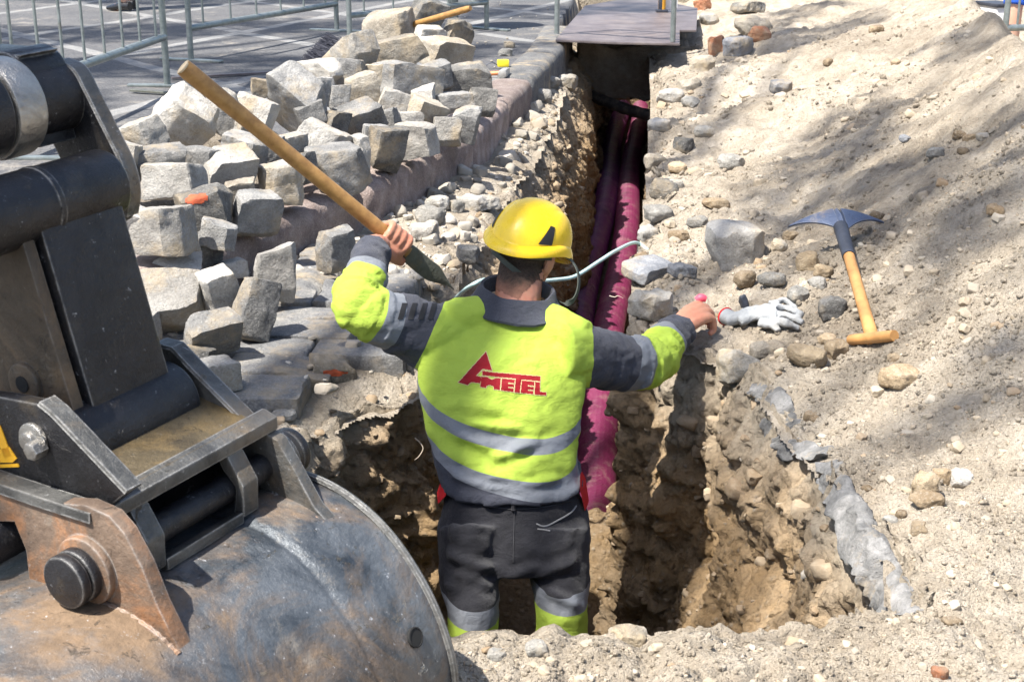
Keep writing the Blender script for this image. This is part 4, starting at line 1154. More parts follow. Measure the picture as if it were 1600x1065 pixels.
# red pocket flashes at the hips, welt pocket, waist seam
bvh_t = BVHTree.FromPolygons([v.co[:] for v in tr.vertices], [p.vertices[:] for p in tr.polygons])
def cling_t(u, v, lift):
    r = bvh_t.ray_cast(Vector(ORG), Vector(ray(u, v))); return None if r[0] is None else np.array(r[0] + r[1] * lift)
mb = MB(); pts = [atd(*p, d) for p, d in (((698, 740), 3.50), ((702, 745), 3.49), ((696, 775), 3.49), ((684, 788), 3.53), ((682, 770), 3.55), ((690, 748), 3.55))]
mb.add(*prism(pts, (0.2, 1, 0), 0.03, 0.004)); mb.build("pocket_flash", M['red_cloth'], trousers)
mb = MB(); pts = [atd(*p, d) for p, d in (((906, 742), 3.50), ((912, 752), 3.54), ((918, 790), 3.55), ((914, 800), 3.53), ((906, 765), 3.49))]
mb.add(*prism(pts, (0.2, 1, 0), 0.03, 0.004)); mb.build("pocket_flash", M['red_cloth'], trousers)
def seam(pts, name, mat, r, lift=0.001):
    P = [cling_t(u, v, lift) for u, v in [tuple(q_) for q_ in spline(np.array(pts, float), 40)]]
    P = [p for p in P if p is not None]
    if len(P) > 4: MB().add(*loft(tube(spline(P, 60), r, 6))).build(name, mat, trousers)
M['seam'] = plain("seam_thread", (0.03, 0.03, 0.034), 0.8)
M['piping'] = plain("reflective_piping", (0.2, 0.2, 0.2), 0.5)
seam([(838, 818), (852, 822), (872, 812), (892, 800), (900, 790)], "pocket_piping", M['piping'], 0.0022)
seam([(840, 826), (860, 829)], "pocket_piping", M['piping'], 0.002)
seam([(700, 775), (750, 788), (804, 795), (860, 790), (905, 778)], "waist_seam", M['seam'], 0.0018)
seam([(804, 795), (803, 830), (802, 878)], "back_seam", M['seam'], 0.0014)
seam([(802, 783), (802, 797)], "belt_loop", M['charcoal'], 0.006, 0.003)
# boots
for an_ in (ankL, ankR):
    mb = MB(); mb.add(*limb([an_ + [0, 0, .10], an_ + [0, 0, .02], an_ + [0, 0.01, -.03]], [0.058, 0.056, 0.056], 14, 22)); mb.add(*limb([an_ + [0, -.055, -.045], an_ + [0, .03, -.045], an_ + [0.008, 0.13, -.055], an_ + [0.012, .19, -.062]], [(0.046, .042), (0.05, .045), (0.05, .036), (0.036, .025)], 24, 22))
    mb.add(*box(an_ + np.array([0.005, .065, -.086]), (0.095, 0.27, 0.02), None, .006))
    b_ = remesh(mb, 0.006, 4); b_.polygons.foreach_set("use_smooth", np.ones(len(b_.polygons), bool)); link("boot", b_, M['boot'], PB)

# ---- hair: close cropped, on the back and sides of the head
t = NT("cropped_hair"); c = t.ramp(t.noise(160, 5, 0.8), [(0.3, (0.018, 0.012, 0.009)), (0.7, (0.085, 0.058, 0.042))]); t.bump(t.noise(420, 4, 0.8), 0.002)
zc = t.math('MULTIPLY_ADD', t.noise(60, 4), 0.03, t.xyz()[2])
c = t.mix(t.rng(zc, float(HC[2]) - 0.098, float(HC[2]) - 0.030), (0.50, 0.23, 0.145), c)
M['hair'] = t.done(c, 0.8, 0, 0.3)
V = verts(person); NV = normals(person); L_ = (V - HC) @ HA
lim_ = -0.122 + 0.004 * vnoise(V * 70, 5) + 0.5 * np.maximum(0, L_[:, 1] + 0.05)
hm = (L_[:, 2] > lim_) & (L_[:, 2] < 0.16) & (L_[:, 1] < 0.045 + 0.5 * L_[:, 2]) & (np.abs(L_[:, 0]) < 0.083) & ~((np.abs(L_[:, 0]) > 0.073) & (np.abs(L_[:, 1] + 0.005) < 0.026) & (np.abs(L_[:, 2] + 0.012) < 0.042))
F = [p.vertices[:] for p in person.polygons if all(hm[i] for i in p.vertices)]
u_, inv_ = np.unique(np.concatenate([np.array(f) for f in F]), return_inverse=True); k_ = 0; F2 = []
for f in F: F2.append(tuple(inv_[k_:k_ + len(f)])); k_ += len(f)
link("hair", mesh(V[u_] + NV[u_] * (0.0012 + 0.0006 * fbm(V[u_] * 200, 3, 2))[:, None], F2), M['hair'], PB)

# ---- helmet
t = NT("yellow_helmet")
c = t.ramp(t.noise(10, 6, 0.65), [(0.3, (0.78, 0.50, 0.008)), (0.7, (0.90, 0.62, 0.012))])
c = t.mix(t.rng(t.noise(24, 9, 0.78), 0.56, 0.72, 0, 0.6), c, (0.42, 0.30, 0.07)); t.bump(t.noise(60, 4), 0.0006)
M['helmet'] = t.done(c, t.rng(t.noise(25, 5), .3, .7, .22, .38), 0, 0.55)
M['strap'] = fabric("strap_webbing", (0.075, 0.085, 0.075), 0.75, (0.3, 0.28, 0.24), 0.4)
M['black_vent'] = plain("black_vent", (0.012, 0.012, 0.013), 0.6)
na, nh = 96, 40; outer_h = []; 
RX_, RF_, RZ_ = 0.103, 0.130, 0.116
def rimz(a):      # height of the rim round the head: a=0 right, 90 forward, 270 back
    s_, c_ = math.sin(a), math.cos(a)
    z_ = 0.030
    z_ -= 0.030 * max(0, -s_) ** 1.6                           # nape dips
    z_ += 0.016 * abs(c_) ** 3                                 # raised over the ears
    return z_
def hpt(a, f, lift=0.0):
    """f 0 at the rim, 1 at the crown"""
    ph = f * math.pi / 2; zr_ = rimz(a)
    cr, sr = math.cos(ph) ** 0.86, math.sin(ph)
    w = 1 + lift
    z_ = zr_ * (1 - f) ** 1.0 + 0.03 * f + RZ_ * sr * (1 - 0.0) 
    x_, y_ = RX_ * w * cr * math.cos(a), RF_ * w * cr * math.sin(a)
    # crown ridge and side groove
    rid = 0.004 * math.exp(-((abs(x_) - 0.0) / 0.028) ** 2) * sr
    grv = -0.0035 * math.exp(-((abs(x_) - 0.052 - 0.10 * (1 - sr) * 0.2) / 0.006) ** 2) * (1 if y_ > -0.09 else 0) * sstep(0.15, 0.3, f)
    return np.array([x_, y_, z_ + rid + grv])
ringsH = []
for f, lift, drop in ((0, .045, -.014), (0, .115, -.020), (0, .125, -.014), (0.0, .085, -.003), (0.02, .035, 0.004)):
    ringsH.append(np.array([hpt(a, f, lift) + [0, 0, drop] for a in np.linspace(0, 2 * math.pi, na, endpoint=False)]))
for f in np.linspace(0.05, 0.985, nh):
    ringsH.append(np.array([hpt(a, f) for a in np.linspace(0, 2 * math.pi, na, endpoint=False)]))
# peak: stretch the brim forward
for k_ in range(0, 4):
    a_ = np.linspace(0, 2 * math.pi, na, endpoint=False); wgt = np.clip(np.sin(a_), 0, 1) ** 3
    ringsH[k_][:, 1] += 0.030 * wgt; ringsH[k_][:, 2] += -0.006 * wgt
HO = HC - HU * 0.006 + HF * 0.004
V, F = loft(ringsH)
mb = MB(); mb.add(HO + V @ HA.T, F)
helmet = mb.build("helmet", M['helmet'], PB, sharp=60)
inn = [np.array([hpt(a, f, -0.035) for a in np.linspace(0, 2 * math.pi, na, endpoint=False)]) - [0, 0, .012] for f in np.linspace(0, .98, 16)]
V, F = loft(inn, caps=False); MB().add(HO + V @ HA.T, F).build("helmet_liner", M['black_vent'], helmet)
# triangular side vents
def hsurf(a, f, up_):
    p = hpt(a, f); q_ = p - np.array([0, 0, .03]); q_ /= np.linalg.norm(q_); return HO + HA @ (p + q_ * up_)
for base_a in (R(-38), R(180 + 38)):
    sg = 1 if base_a < 1 else -1
    tri = [(-0.17, 0.09), (0.17, 0.06), (0.15, 0.33), (0.02, 0.36)]
    G = []
    for i in range(8):
        l_, r_ = np.array(tri[0]) + (np.array(tri[3]) - tri[0]) * i / 7, np.array(tri[1]) + (np.array(tri[2]) - tri[1]) * i / 7
        for j in range(8):
            q_ = l_ + (r_ - l_) * j / 7; G.append(hsurf(base_a + sg * q_[0], q_[1], 0.0018))
    MB().add(G, [(i * 8 + j, i * 8 + j + 1, i * 8 + j + 9, i * 8 + j + 8) for i in range(7) for j in range(7)]).build("vent", M['black_vent'], helmet)
def webbing(pts, w, th, name, up=None, tw=None):
    P = spline(pts, 60); rings = []
    T = np.gradient(P, axis=0)
    for i in range(60):
        t_ = T[i] / np.linalg.norm(T[i]); out = P[i] - HC if up is None else np.asarray(up(P[i]), float)
        out = out - t_ * (out @ t_); out /= np.linalg.norm(out); sd_ = np.cross(t_, out)
        rings.append(np.array([P[i] + sd_ * w + out * th, P[i] - sd_ * w + out * th, P[i] - sd_ * w - out * th, P[i] + sd_ * w - out * th]))
    return MB().add(*loft(rings)).build(name, M['strap'], helmet, sharp=40)
# nape cradle and side strap
webbing([hp(-0.084, 0.020, -0.010), hp(-0.082, -0.035, -0.014), hp(-0.05, -0.085, -0.010), hp(0.0, -0.103, -0.006), hp(0.05, -0.085, -0.004), hp(0.084, -0.02, 0.012)], 0.013, 0.002, "nape_strap")
webbing([hp(-0.088, 0.012, -0.004), hp(-0.085, -0.015, -0.030), hp(-0.050, -0.078, -0.030), hp(0.010, -0.095, -0.048), hp(0.055, -0.060, -0.066), hp(0.070, 0.01, -0.075)], 0.0075, 0.0016, "side_strap")
webbing([hp(-0.086, 0.03, 0.0), hp(-0.088, 0.005, -0.02), hp(-0.086, -0.01, -0.034)], 0.009, 0.0016, "side_strap")
lp0 = atd(884, 400, 3.74)
webbing([lp0, atd(894, 408, 3.74), atd(903, 425, 3.73), atd(904, 448, 3.72), atd(896, 468, 3.72), atd(882, 474, 3.72), atd(868, 466, 3.74), atd(862, 452, 3.78)], 0.0075, 0.0013, "chin_strap", up=lambda p: np.array([0.6, -0.2, 0.2]))

# ---------------------------------------------------------------- the raised tool and the pink marker
t = NT("ash_handle"); c = t.ramp(t.noise(14, 6, 0.6, 0.2, stretch=(3, 3, 3)), [(0.3, (0.24, 0.125, 0.04)), (0.7, (0.40, 0.225, 0.075))]); c = t.mix(t.rng(t.noise(8, 7, .7), .55, .72, 0, .5), c, (0.26, 0.17, 0.09)); t.bump(t.noise(60, 4), .0006)
M['wood'] = t.done(c, 0.45, 0, 0.4)
M['wood_end'] = plain("end_grain", (0.50, 0.40, 0.26), 0.8, 0, .2, 60, .002)
M['old_steel'] = steel("dull_tool_steel", (0.07, 0.075, 0.062), (0.15, 0.155, 0.13), (0.14, 0.10, 0.05), 0.35, 0.4, (0.45, 0.65), 0.45, 0.35)
TL = np.linalg.norm(TB - TA)
tool = tag(empty("pick", tuple(GR)), "long wooden handled pick held up in the worker's left fist", "pick")
def tpart(mb, name, mat, par=None, root=None, sharp=35):
    root = root or tool
    o = mb.build(name, mat, None, True, sharp); o.data.transform(Matrix.Translation(-Vector(root.location))); o.parent = par or root; return o
sG = float((GR - TA) @ td)
mb = MB(); P = TA + np.outer(np.linspace(0, sG + 0.06, 40), td)
rr = np.interp(np.linspace(0, 1, 40), [0, .02, .06, .3, 1], [0.0215, 0.0232, 0.0228, 0.0205, 0.0195]); mb.add(*loft(tube(P, np.stack([rr, rr * .88], 1), 24, gw)))
hd = tpart(mb, "handle", M['wood'])
tpart(MB().add(*cyl(TA - td * 0.002, TA + td * 0.004, 0.0205, 24, bev=.0015)), "handle_end", M['wood_end'], hd)
# blade: socket then a flat spike narrowing to a point
ring = []
bw = np.cross(td, gw)
for f, w, th, off in ((0.0, .019, .019, 0), (.08, .022, .014, 0), (.2, .026, .009, .001), (.45, .026, .006, .002), (.62, .025, .0055, .0), (.8, .012, .0045, -.002), (.93, .004, .0035, -.002), (1, .0015, .002, -.002)):
    c = TA + td * (sG + 0.035 + f * (TL - sG - 0.035)) + bw * off
    ring.append(np.array([c + bw * w + gw * th * .4, c + bw * w * .55 + gw * th, c - bw * w * .55 + gw * th, c - bw * w + gw * th * .4, c - bw * w - gw * th * .4, c - bw * w * .55 - gw * th, c + bw * w * .55 - gw * th, c + bw * w - gw * th * .4]))
ring = [r for r in spline(np.array(ring).reshape(len(ring), -1), 40).reshape(40, 8, 3)]
tpart(MB().add(*loft(ring)), "blade", M['old_steel'])
pk = (kR[0] + np.array([0.012, 0.020, 0.010]))
M['pink'] = plain("pink_plastic", (0.85, 0.10, 0.16), 0.5, 0, .1)
MBp = MB().add(*limb([pk + [-0.014, 0, -.003], pk + [0.0, 0.0, 0.004], pk + [0.014, 0.0, 0.001]], [0.0095, 0.0125, 0.0085], 16, 16, (0, 1, 0)))
tag(MBp.build("marker_stub", M['pink']), "small pink thing held between the fingers of the worker's right hand", "marker")

# ---------------------------------------------------------------- stones
def cube_grid(n):
    g = np.linspace(-1, 1, n + 1); V = []; F = []; idx = {}
    def vid(p):
        k_ = tuple(np.round(p, 6))
        if k_ not in idx: idx[k_] = len(V); V.append(p)
        return idx[k_]
    for ax in range(3):
        for sg in (-1, 1):
            for i in range(n):
                for j in range(n):
                    q_ = []
                    for a, b in ((i, j), (i + 1, j), (i + 1, j + 1), (i, j + 1)):
                        p = [0, 0, 0]; p[ax] = sg; p[(ax + 1) % 3] = g[a]; p[(ax + 2) % 3] = g[b]; q_.append(vid(p))
                    F.append(q_ if sg > 0 else q_[::-1])
    return np.array(V, float), np.array(F)
CG = {n: cube_grid(n) for n in (2, 3, 5, 12, 16)}
def rock(size, seed, k=9.0, chops=5, rough=0.02, n=12, skew=0.12):
    """a stone: squared block (large k) or cobble (small k), corners knocked off, face relief"""
    r = np.random.default_rng(seed); V, F = CG[n]
    nrm_ = (np.abs(V) ** k).sum(1) ** (1 / k); P = V / nrm_[:, None]
    # uneven faces: shear and taper
    P = P + skew * np.stack([P[:, 1] * r.normal() * .5 + P[:, 2] * r.normal() * .5, P[:, 0] * r.normal() * .5 + P[:, 2] * r.normal() * .5, P[:, 0] * r.normal() * .3 + P[:, 1] * r.normal() * .3], 1)
    P[:, 0] *= 1 + skew * r.normal() * P[:, 1]; P[:, 2] *= 1 + skew * r.normal() * P[:, 0]
    for _ in range(chops):
        d = r.normal(size=3); d[np.argmin(np.abs(d))] *= 0.25; d /= np.linalg.norm(d)
        sup = (P @ d).max(); c = sup * r.uniform(0.74, 0.93); ex_ = np.maximum(0, P @ d - c); P = P - ex_[:, None] * d * 0.96
    P = P * np.asarray(size) / 2
    s = float(np.mean(size)); o = r.uniform(0, 50, 3)
    D = np.stack([fbm(P / s * 2.6 + o, 1, 4), fbm(P / s * 2.6 + o, 2, 4), fbm(P / s * 2.6 + o, 3, 4)], 1)
    P = P + D * s * rough * 1.1
    nn = P / (np.linalg.norm(P, axis=1)[:, None] + 1e-9)
    P = P + nn * (s * rough * 0.7 * (billow(P / s * 7 + o, 5, 3) - 0.4))[:, None]
    return P, F
def rotm(yaw, px_=0, py_=0): return np.array(Euler((R(px_), R(py_), R(yaw)), 'XYZ').to_matrix())
def stone(name, c, size, rot, mat, label, cat, group=None, seed=0, **kw):
    P, F = rock(size, seed, **kw)
    me = mesh(P, F, True, None, 32)
    o = link(name, me, mat); o.location = c; o.rotation_euler = Matrix(rot).to_euler()
    return tag(o, label, cat, group)
def pile_z(x, y):
    yf = 4.42 + 2.4 * (x + 0.92)
    return 0.20 + np.clip(0.16 * (y - yf), -0.02, 0.30)
def hit_f(u, v, fn):
    r = ray(u, v); t = np.linspace(1.5, 14, 3000); P = ORG + t[:, None] * r; k_ = np.argmax(P[:, 2] < fn(P[:, 0], P[:, 1])); return P[k_]
G_S = "loose granite setts heaped on and around the kerb"
SP_, SG_, SD_, ST_ = 'sett_pale', 'sett_grey', 'sett_dark', 'sett_tan'
# u, v, width px, height px, yaw, pitch, roll, stone, z (None: on the heap), label
setts = [
 (290, 190, 92, 92, 28, 34, 30, SP_, None, "pointed sett standing on its corner with a rusty stain at its foot"),
 (222, 214, 66, 52, -20, 6, 0, SP_, None, "white flat topped sett just left of the pointed stained sett"),
 (250, 258, 78, 56, 15, 0, 8, SG_, None, "bluish grey sett under the pointed stained sett"),
 (272, 284, 92, 56, -14, -4, -6, SP_, None, "pale oblong sett resting on the dark sett with orange paint"),
 (322, 326, 84, 66, 24, 4, -6, SD_, None, "dark sett with a smear of orange paint on its side"),
 (357, 264, 84, 58, 38, 20, 10, SP_, None, "tilted pale sett with one shaded end above the orange painted sett"),
 (380, 238, 70, 56, -30, 8, 14, SG_, None, "grey topped sett behind the tilted pale sett"),
 (350, 178, 58, 62, 20, 10, -12, SP_, None, "brilliant white sett at the back beside the wooden tool handle"),
 (404, 184, 56, 62, -30, -10, 8, SP_, None, "crumbling white sett leaning against the big speckled block"),
 (400, 334, 76, 72, 36, 6, 4, SG_, None, "square grey sett at the kerb, right of the orange painted sett"),
 (441, 286, 70, 66, 30, 10, -10, SP_, None, "pale broken sett crossed by the wooden tool handle near the kerb"),
 (240, 360, 112, 70, -16, -6, -4, SP_, None, "big whitish oblong sett touching the excavator arm"),
 (306, 396, 66, 54, 25, 6, 0, SG_, 0.12, "rough grey sett under the big whitish oblong sett"),
 (281, 424, 74, 46, 38, 14, 12, SP_, 0.10, "low white topped sett in front of the kerb with sparkling grain"),
 (200, 352, 52, 62, 10, 12, 20, SP_, None, "white sliver of a sett squeezed between the digger arm and the oblong sett"),
 (212, 410, 50, 46, -35, 20, 20, SP_, 0.10, "narrow white sett end beside the digger arm, above the flat slab"),
 (258, 470, 112, 74, -8, 26, 0, SP_, 0.10, "large flat grey faced slab of a sett tilted towards the viewer"),
 (345, 456, 62, 76, 40, 8, -16, SP_, 0.12, "upright wedge shaped sett with a white ridge, right of the flat slab"),
 (328, 520, 86, 66, 35, 24, -12, SG_, 0.08, "square faced grey sett leaning back in front of the flat slab"),
 (401, 484, 58, 98, 14, -8, 24, SG_, 0.09, "tall slanting sett with a dark hollow at its lower end"),
 (428, 430, 62, 84, 20, 4, -6, SP_, 0.11, "upright pale sett standing alone on the old paving before the kerb"),
 (528, 390, 62, 62, 34, 0, 2, SG_, 0.10, "white topped block sitting on the paving just left of the worker's cuff"),
 (338, 588, 66, 54, 32, 8, 4, SP_, 0.04, "white topped sett near the right cheek plate of the digger hitch"),
 (363, 420, 44, 28, 12, 0, 8, SP_, 0.07, "small pale chip of sett lying under the kerb"),
 (228, 520, 40, 52, 60, 0, 0, SP_, 0.05, "whitish sett edge peeping out beside the digger arm below the slab"),
 (466, 158, 92, 92, -32, 26, 16, SG_, None, "biggest speckled grey block leaning back, white crust on its left edge"),
 (502, 220, 82, 54, -12, -4, 8, SP_, None, "flat pale topped sett in the middle of the heap, below the speckled block"),
 (533, 265, 86, 76, 30, 4, -4, SG_, None, "large squared grey sett overhanging the kerb in front of the heap"),
 (604, 232, 56, 70, 24, 0, 6, SD_, None, "upright dark sided sett with a bright broken face at the kerb"),
 (654, 222, 54, 58, -8, 2, 0, SP_, None, "sett with sunlit white top standing at the heap's front edge"),
 (699, 206, 44, 46, 12, 0, -4, SP_, None, "small squared sett second from the right end of the front row"),
 (727, 193, 40, 56, 4, 0, 2, SG_, None, "narrow upright sett closing the right end of the front row"),
 (662, 180, 64, 52, 40, 20, 18, ST_, None, "tilted tan sett with pointed top behind the front row"),
 (560, 187, 72, 52, 26, 8, -14, SG_, None, "blue grey sett tipped on its edge in mid heap"),
 (614, 164, 50, 44, 20, 0, 6, SP_, None, "little white sett wedged under the largest upper block"),
 (606, 188, 42, 34, -30, 0, 0, SG_, None, "half buried grey sett between the tipped and the tan setts"),
 (565, 144, 48, 54, 10, -6, 6, ST_, None, "upright cream coloured sett with straight sides in the upper heap"),
 (635, 130, 104, 60, 22, 10, 10, SG_, None, "broad grey block with a dark right end in the upper heap"),
 (695, 84, 72, 52, 20, 2, 0, ST_, None, "tan sett with clean sunlit top at the right of the summit"),
 (622, 84, 80, 52, 12, -4, -6, ST_, None, "broad tan sett carrying the summit stones"),
 (610, 44, 76, 54, -12, 4, -4, ST_, None, "topmost pale sett on the left of the summit"),
 (668, 22, 52, 48, 34, 18, 20, SD_, None, "dark grey sett perched on the summit against the tool handle"),
 (712, 58, 42, 58, 55, 10, 24, SD_, None, "dark sett leaning on the back of the summit"),
 (673, 54, 46, 26, 20, 0, 0, SP_, None, "pale wedge squeezed beneath the dark perched sett"),
 (726, 126, 72, 48, 10, 0, 0, SD_, None, "dark grey squared sett at the right shoulder of the heap"),
 (753, 160, 42, 44, 8, 0, 0, SD_, None, "nearly black sett lowest at the right shoulder, beside the kerb"),
 (709, 160, 56, 30, 6, 0, 0, SG_, None, "flat grey sett under the dark squared shoulder sett"),
 (552, 84, 78, 48, -28, -6, -20, SP_, None, "long pale sett sloping down to the left of the tan stones"),
 (508, 112, 66, 36, -34, 0, -16, SP_, None, "ragged whitish sett next to the broom head"),
 (498, 142, 44, 42, -20, 6, 0, SG_, None, "grey sett hiding behind the big speckled block"),
 (530, 154, 34, 42, 15, 0, 8, SG_, None, "small rough sett left of the upright cream sett"),
 (563, 240, 34, 56, -40, 0, 8, SP_, None, "thin pale sett between the large squared sett and the dark sided one"),
 (412, 138, 34, 28, 0, 0, 0, SD_, None, "small dark sett at the back left of the speckled block"),
 (526, 192, 44, 36, 42, 6, 4, SD_, None, "shadowed sett under the blue grey tipped sett"),
 (590, 118, 40, 34, 0, 0, 0, ST_, None, "short tan sett below the broad tan sett"),
 (425, 236, 40, 44, 18, 0, 0, SG_, None, "grey sett tucked behind the pale broken sett"),
 (470, 262, 46, 44, -24, 0, 0, SD_, None, "dark sett in the gap between the broken sett and the squared sett"),
 (186, 250, 56, 60, 12, 0, 6, SP_, None, "pale sett half hidden by the digger's side link"),
 (316, 250, 52, 40, -18, 4, 6, SG_, None, "grey sett half hidden behind the tilted pale sett and under the stained one"),
 (455, 232, 52, 44, 26, 0, -8, SP_, None, "whitish sett between the wooden handle and the flat pale topped sett"),
 (340, 366, 58, 44, -12, 0, 0, SG_, None, "grey sett bedded low behind the square kerb sett"),
 (256, 420, 60, 40, 20, 0, 4, SD_, 0.07, "shadowed sett in the hollow above the large flat slab"),
 (372, 300, 48, 40, 8, 0, 4, ST_, None, "tan sett glimpsed between the tilted sett and the square kerb sett"),
 (300, 560, 58, 40, -16, 0, 0, SD_, 0.04, "dark sett low down behind the hitch's right cheek"),
 (486, 180, 46, 40, 22, 0, -4, SG_, None, "grey sett right under the speckled block's lower corner"),
 (640, 196, 40, 44, -6, 0, 0, SP_, None, "pale sett standing behind the sunlit white top"),
 (586, 214, 40, 40, 16, 0, 0, SG_, None, "grey sett filling the gap behind the dark sided upright one"),
 (680, 120, 52, 42, 12, 0, 0, SG_, None, "grey sett directly under the clean topped tan sett"),
 (390, 206, 44, 40, 30, 8, 0, SP_, None, "pale sett just under the wooden handle at mid length"),
 (546, 112, 44, 40, -10, 0, 0, SG_, None, "grey sett between the broom side stones and the broad tan sett"),
 (660, 150, 38, 30, 16, 0, 0, SP_, None, "bright chip sized sett under the right end of the broad grey block"),
]
for i, (u, v, w, h, ya, pi_, ro, mt_, z_, lab) in enumerate(setts):
    c = hit_f(u, v, pile_z) if z_ is None else at(u, v, z_)
    m_ = ppm(c); sx_ = w / m_ * 1.10; sz_ = h / m_ * 0.98
    jr = np.random.default_rng(5000 + i); q_ = math.radians(abs(ya) % 90)
    L_ = sx_ / (math.cos(q_) + 0.72 * math.sin(q_)) * 1.02
    stone("granite_sett", c, (L_, L_ * 0.70, sz_), rotm(ya + jr.uniform(-16, 16), pi_ + jr.uniform(-13, 13), ro + jr.uniform(-13, 13)), M[mt_], lab, "paving stone", G_S, 100 + i, k=26, chops=6, rough=0.024, n=16, skew=0.12)
# orange paint and rust marks are part of their stones: thin daubs laid on the surface
M['orange'] = plain("orange_paint", (0.42, 0.08, 0.03), 0.8, 0, .3, 40, .002)
def daub(host_label, u0, v0, u1, v1, seed):
    host = [o for o in bpy.data.objects if o.get("label") == host_label][0]
    bpy.context.view_layer.update()
    mw = np.array(host.matrix_world); V = verts(host.data) @ mw[:3, :3].T + mw[:3, 3]
    bv = BVHTree.FromPolygons([tuple(x) for x in V], [p.vertices[:] for p in host.data.polygons])
    G = {}; Vv = []; F = []; n = 14
    for i in range(n):
        for j in range(n):
            a, b = (i + .5) / n * 2 - 1, (j + .5) / n * 2 - 1
            if a * a + b * b + 0.55 * float(vnoise(np.array([[a * 2.2 + seed, b * 2.2, seed]]))[0]) > 0.85: continue
            r = bv.ray_cast(Vector(ORG), Vector(ray(u0 + (u1 - u0) * (a + 1) / 2, v0 + (v1 - v0) * (b + 1) / 2)))
            if r[0] is None: continue
            G[i, j] = len(Vv); Vv.append(np.array(r[0] + r[1] * 0.0012))
    for (i, j) in G:
        if all(k_ in G for k_ in ((i + 1, j), (i, j + 1), (i + 1, j + 1))): F.append((G[i, j], G[i + 1, j], G[i + 1, j + 1], G[i, j + 1]))
    if not F: return
    inv = np.linalg.inv(mw); Vl = np.array(Vv) @ inv[:3, :3].T + inv[:3, 3]
    link("paint_mark", mesh(Vl, F), M['orange'], host)
daub(setts[4][9], 288, 300, 326, 322, 3)

# dirt and rubble packed under the heap
hx, hy = np.meshgrid(np.linspace(-1.9, 0.05, 90), np.linspace(4.4, 8.2, 130)); P = np.stack([hx.ravel(), hy.ravel(), 0 * hx.ravel()], 1)
kx_ = kerb_x(P[:, 1]); e_ = np.clip((kx_ - 0.16 - P[:, 0]) / 0.12, 0, 1) * np.clip((P[:, 0] + 1.9) / 0.3, 0, 1) * np.clip((8.1 - P[:, 1]) / 0.6, 0, 1) * np.clip((P[:, 1] - (5.2 + (-1.2 - P[:, 0]).clip(0) * .5)) / -0.5 + 2, 0, 1)
lim = np.clip((P[:, 1] - 4.4) / 0.3, 0, 1) * np.clip(1 - (np.maximum(-P[:, 0] - 1.15 + 0.0 * P[:, 1], 0)) / 0.5, 0, 1) * np.clip((7.9 - 0.6 * np.maximum(0, -P[:, 0] - .6) - P[:, 1]) / 0.5, 0, 1)
P[:, 2] = 0.105 + (pile_z(P[:, 0], P[:, 1]) - 0.23) * e_ * lim + 0.02 * fbm(P * 12, 3, 3) * e_ * lim + 0.03 * e_ * lim
ii, jj = np.meshgrid(np.arange(129), np.arange(89), indexing='ij'); q = (ii * 90 + jj).ravel()
QQ = np.stack([q, q + 1, q + 91, q + 90], 1); em = (e_ * lim)[QQ].min(1) > 0.15; P[:, 2] -= 0.04
o = link("rubble", mesh(P, QQ[em]), M['rubble']); kind(o, 'stuff')

# old sett paving still in place between the kerb and the dig
mb = MB(); r = np.random.default_rng(4); row = 0; y = 3.36
while y < 4.86:
    dy = r.uniform(0.135, 0.17); x = -1.15 + r.uniform(0, .2)
    while x < -0.05:
        dxs = r.uniform(0.20, 0.30); cxx, cyy = x + dxs / 2, y + dy / 2 - 0.10 * (x + .5)
        if cxx - dxs / 2 > kerb_x(cyy) + 0.01 and rim_dist(np.array([cxx + dxs * .4]), np.array([cyy]))[0] > 0.035 and rim_dist(np.array([cxx]), np.array([cyy - dy * .5]))[0] > 0.03 and not (cyy > 4.45 and cxx > -0.42):
            P, F = rock((dxs - .007, dy - .007, 0.14), int(x * 1000) % 997 + row * 31, k=17, chops=2, rough=0.011, n=16, skew=0.03)
            mb.add(P @ rotm(-6 + r.uniform(-3, 3), r.uniform(-1, 1), r.uniform(-1, 1)).T + [cxx, cyy, -0.062 + r.uniform(-.005, .004)], F)
        x += dxs
    y += dy; row += 1
kind(mb.build("cobbled_road", M['cobble'], sharp=40), 'structure')

# broken blocks along the edge of the old paving and in the side of the dig
edge = [(518, 592, 70, 76, 20, 0, 4, 'sett_tan', -0.05, "block with orange paint on its top at the broken edge of the old paving"),
        (588, 570, 72, 48, -6, 4, 0, 'sett_pale', -0.05, "white split block at the broken paving edge under the worker's raised arm"),
        (576, 626, 44, 40, 16, 0, 0, 'rock_brown', -0.22, "brown cobble sticking out of the dig wall under the split blocks"),
        (622, 622, 38, 42, 10, 6, 10, 'rock_ochre', -0.20, "yellowish knobbly stone poking from the dig wall beside the worker's waist"),
        (418, 612, 96, 66, 10, 6, 6, 'rock_ochre', -0.07, "big crumbly ochre lump next to the hitch of the digger"),
        (440, 672, 100, 80, -10, 14, 8, 'rock_ochre', -0.13, "earth coated boulder with an orange dab, right behind the bucket rim"),
        (496, 690, 44, 84, 12, 0, 0, 'rock_grey', -0.20, "grey vertical stone face on the right of the earth coated boulder"),
        (444, 648, 38, 16, 20, 0, 0, 'rock_grey', -0.04, "smooth flat pebble lying on the earth coated boulder")]
for i, (u, v, w, h, ya, pi_, ro, mt_, z_, lab) in enumerate(edge):
    c = at(u, v, z_); m_ = ppm(c)
    stone("paving_block" if i < 2 else "stone", c, (w / m_, w / m_ * .85, h / m_ * .95), rotm(ya, pi_, ro), M[mt_], lab, "paving stone" if i < 2 else "stone", None, 300 + i, k=6 if i < 2 else 3.2, chops=6, rough=0.05, n=16)
daub(edge[0][9], 500, 576, 545, 588, 7); daub(edge[5][9], 446, 668, 460, 676, 9)

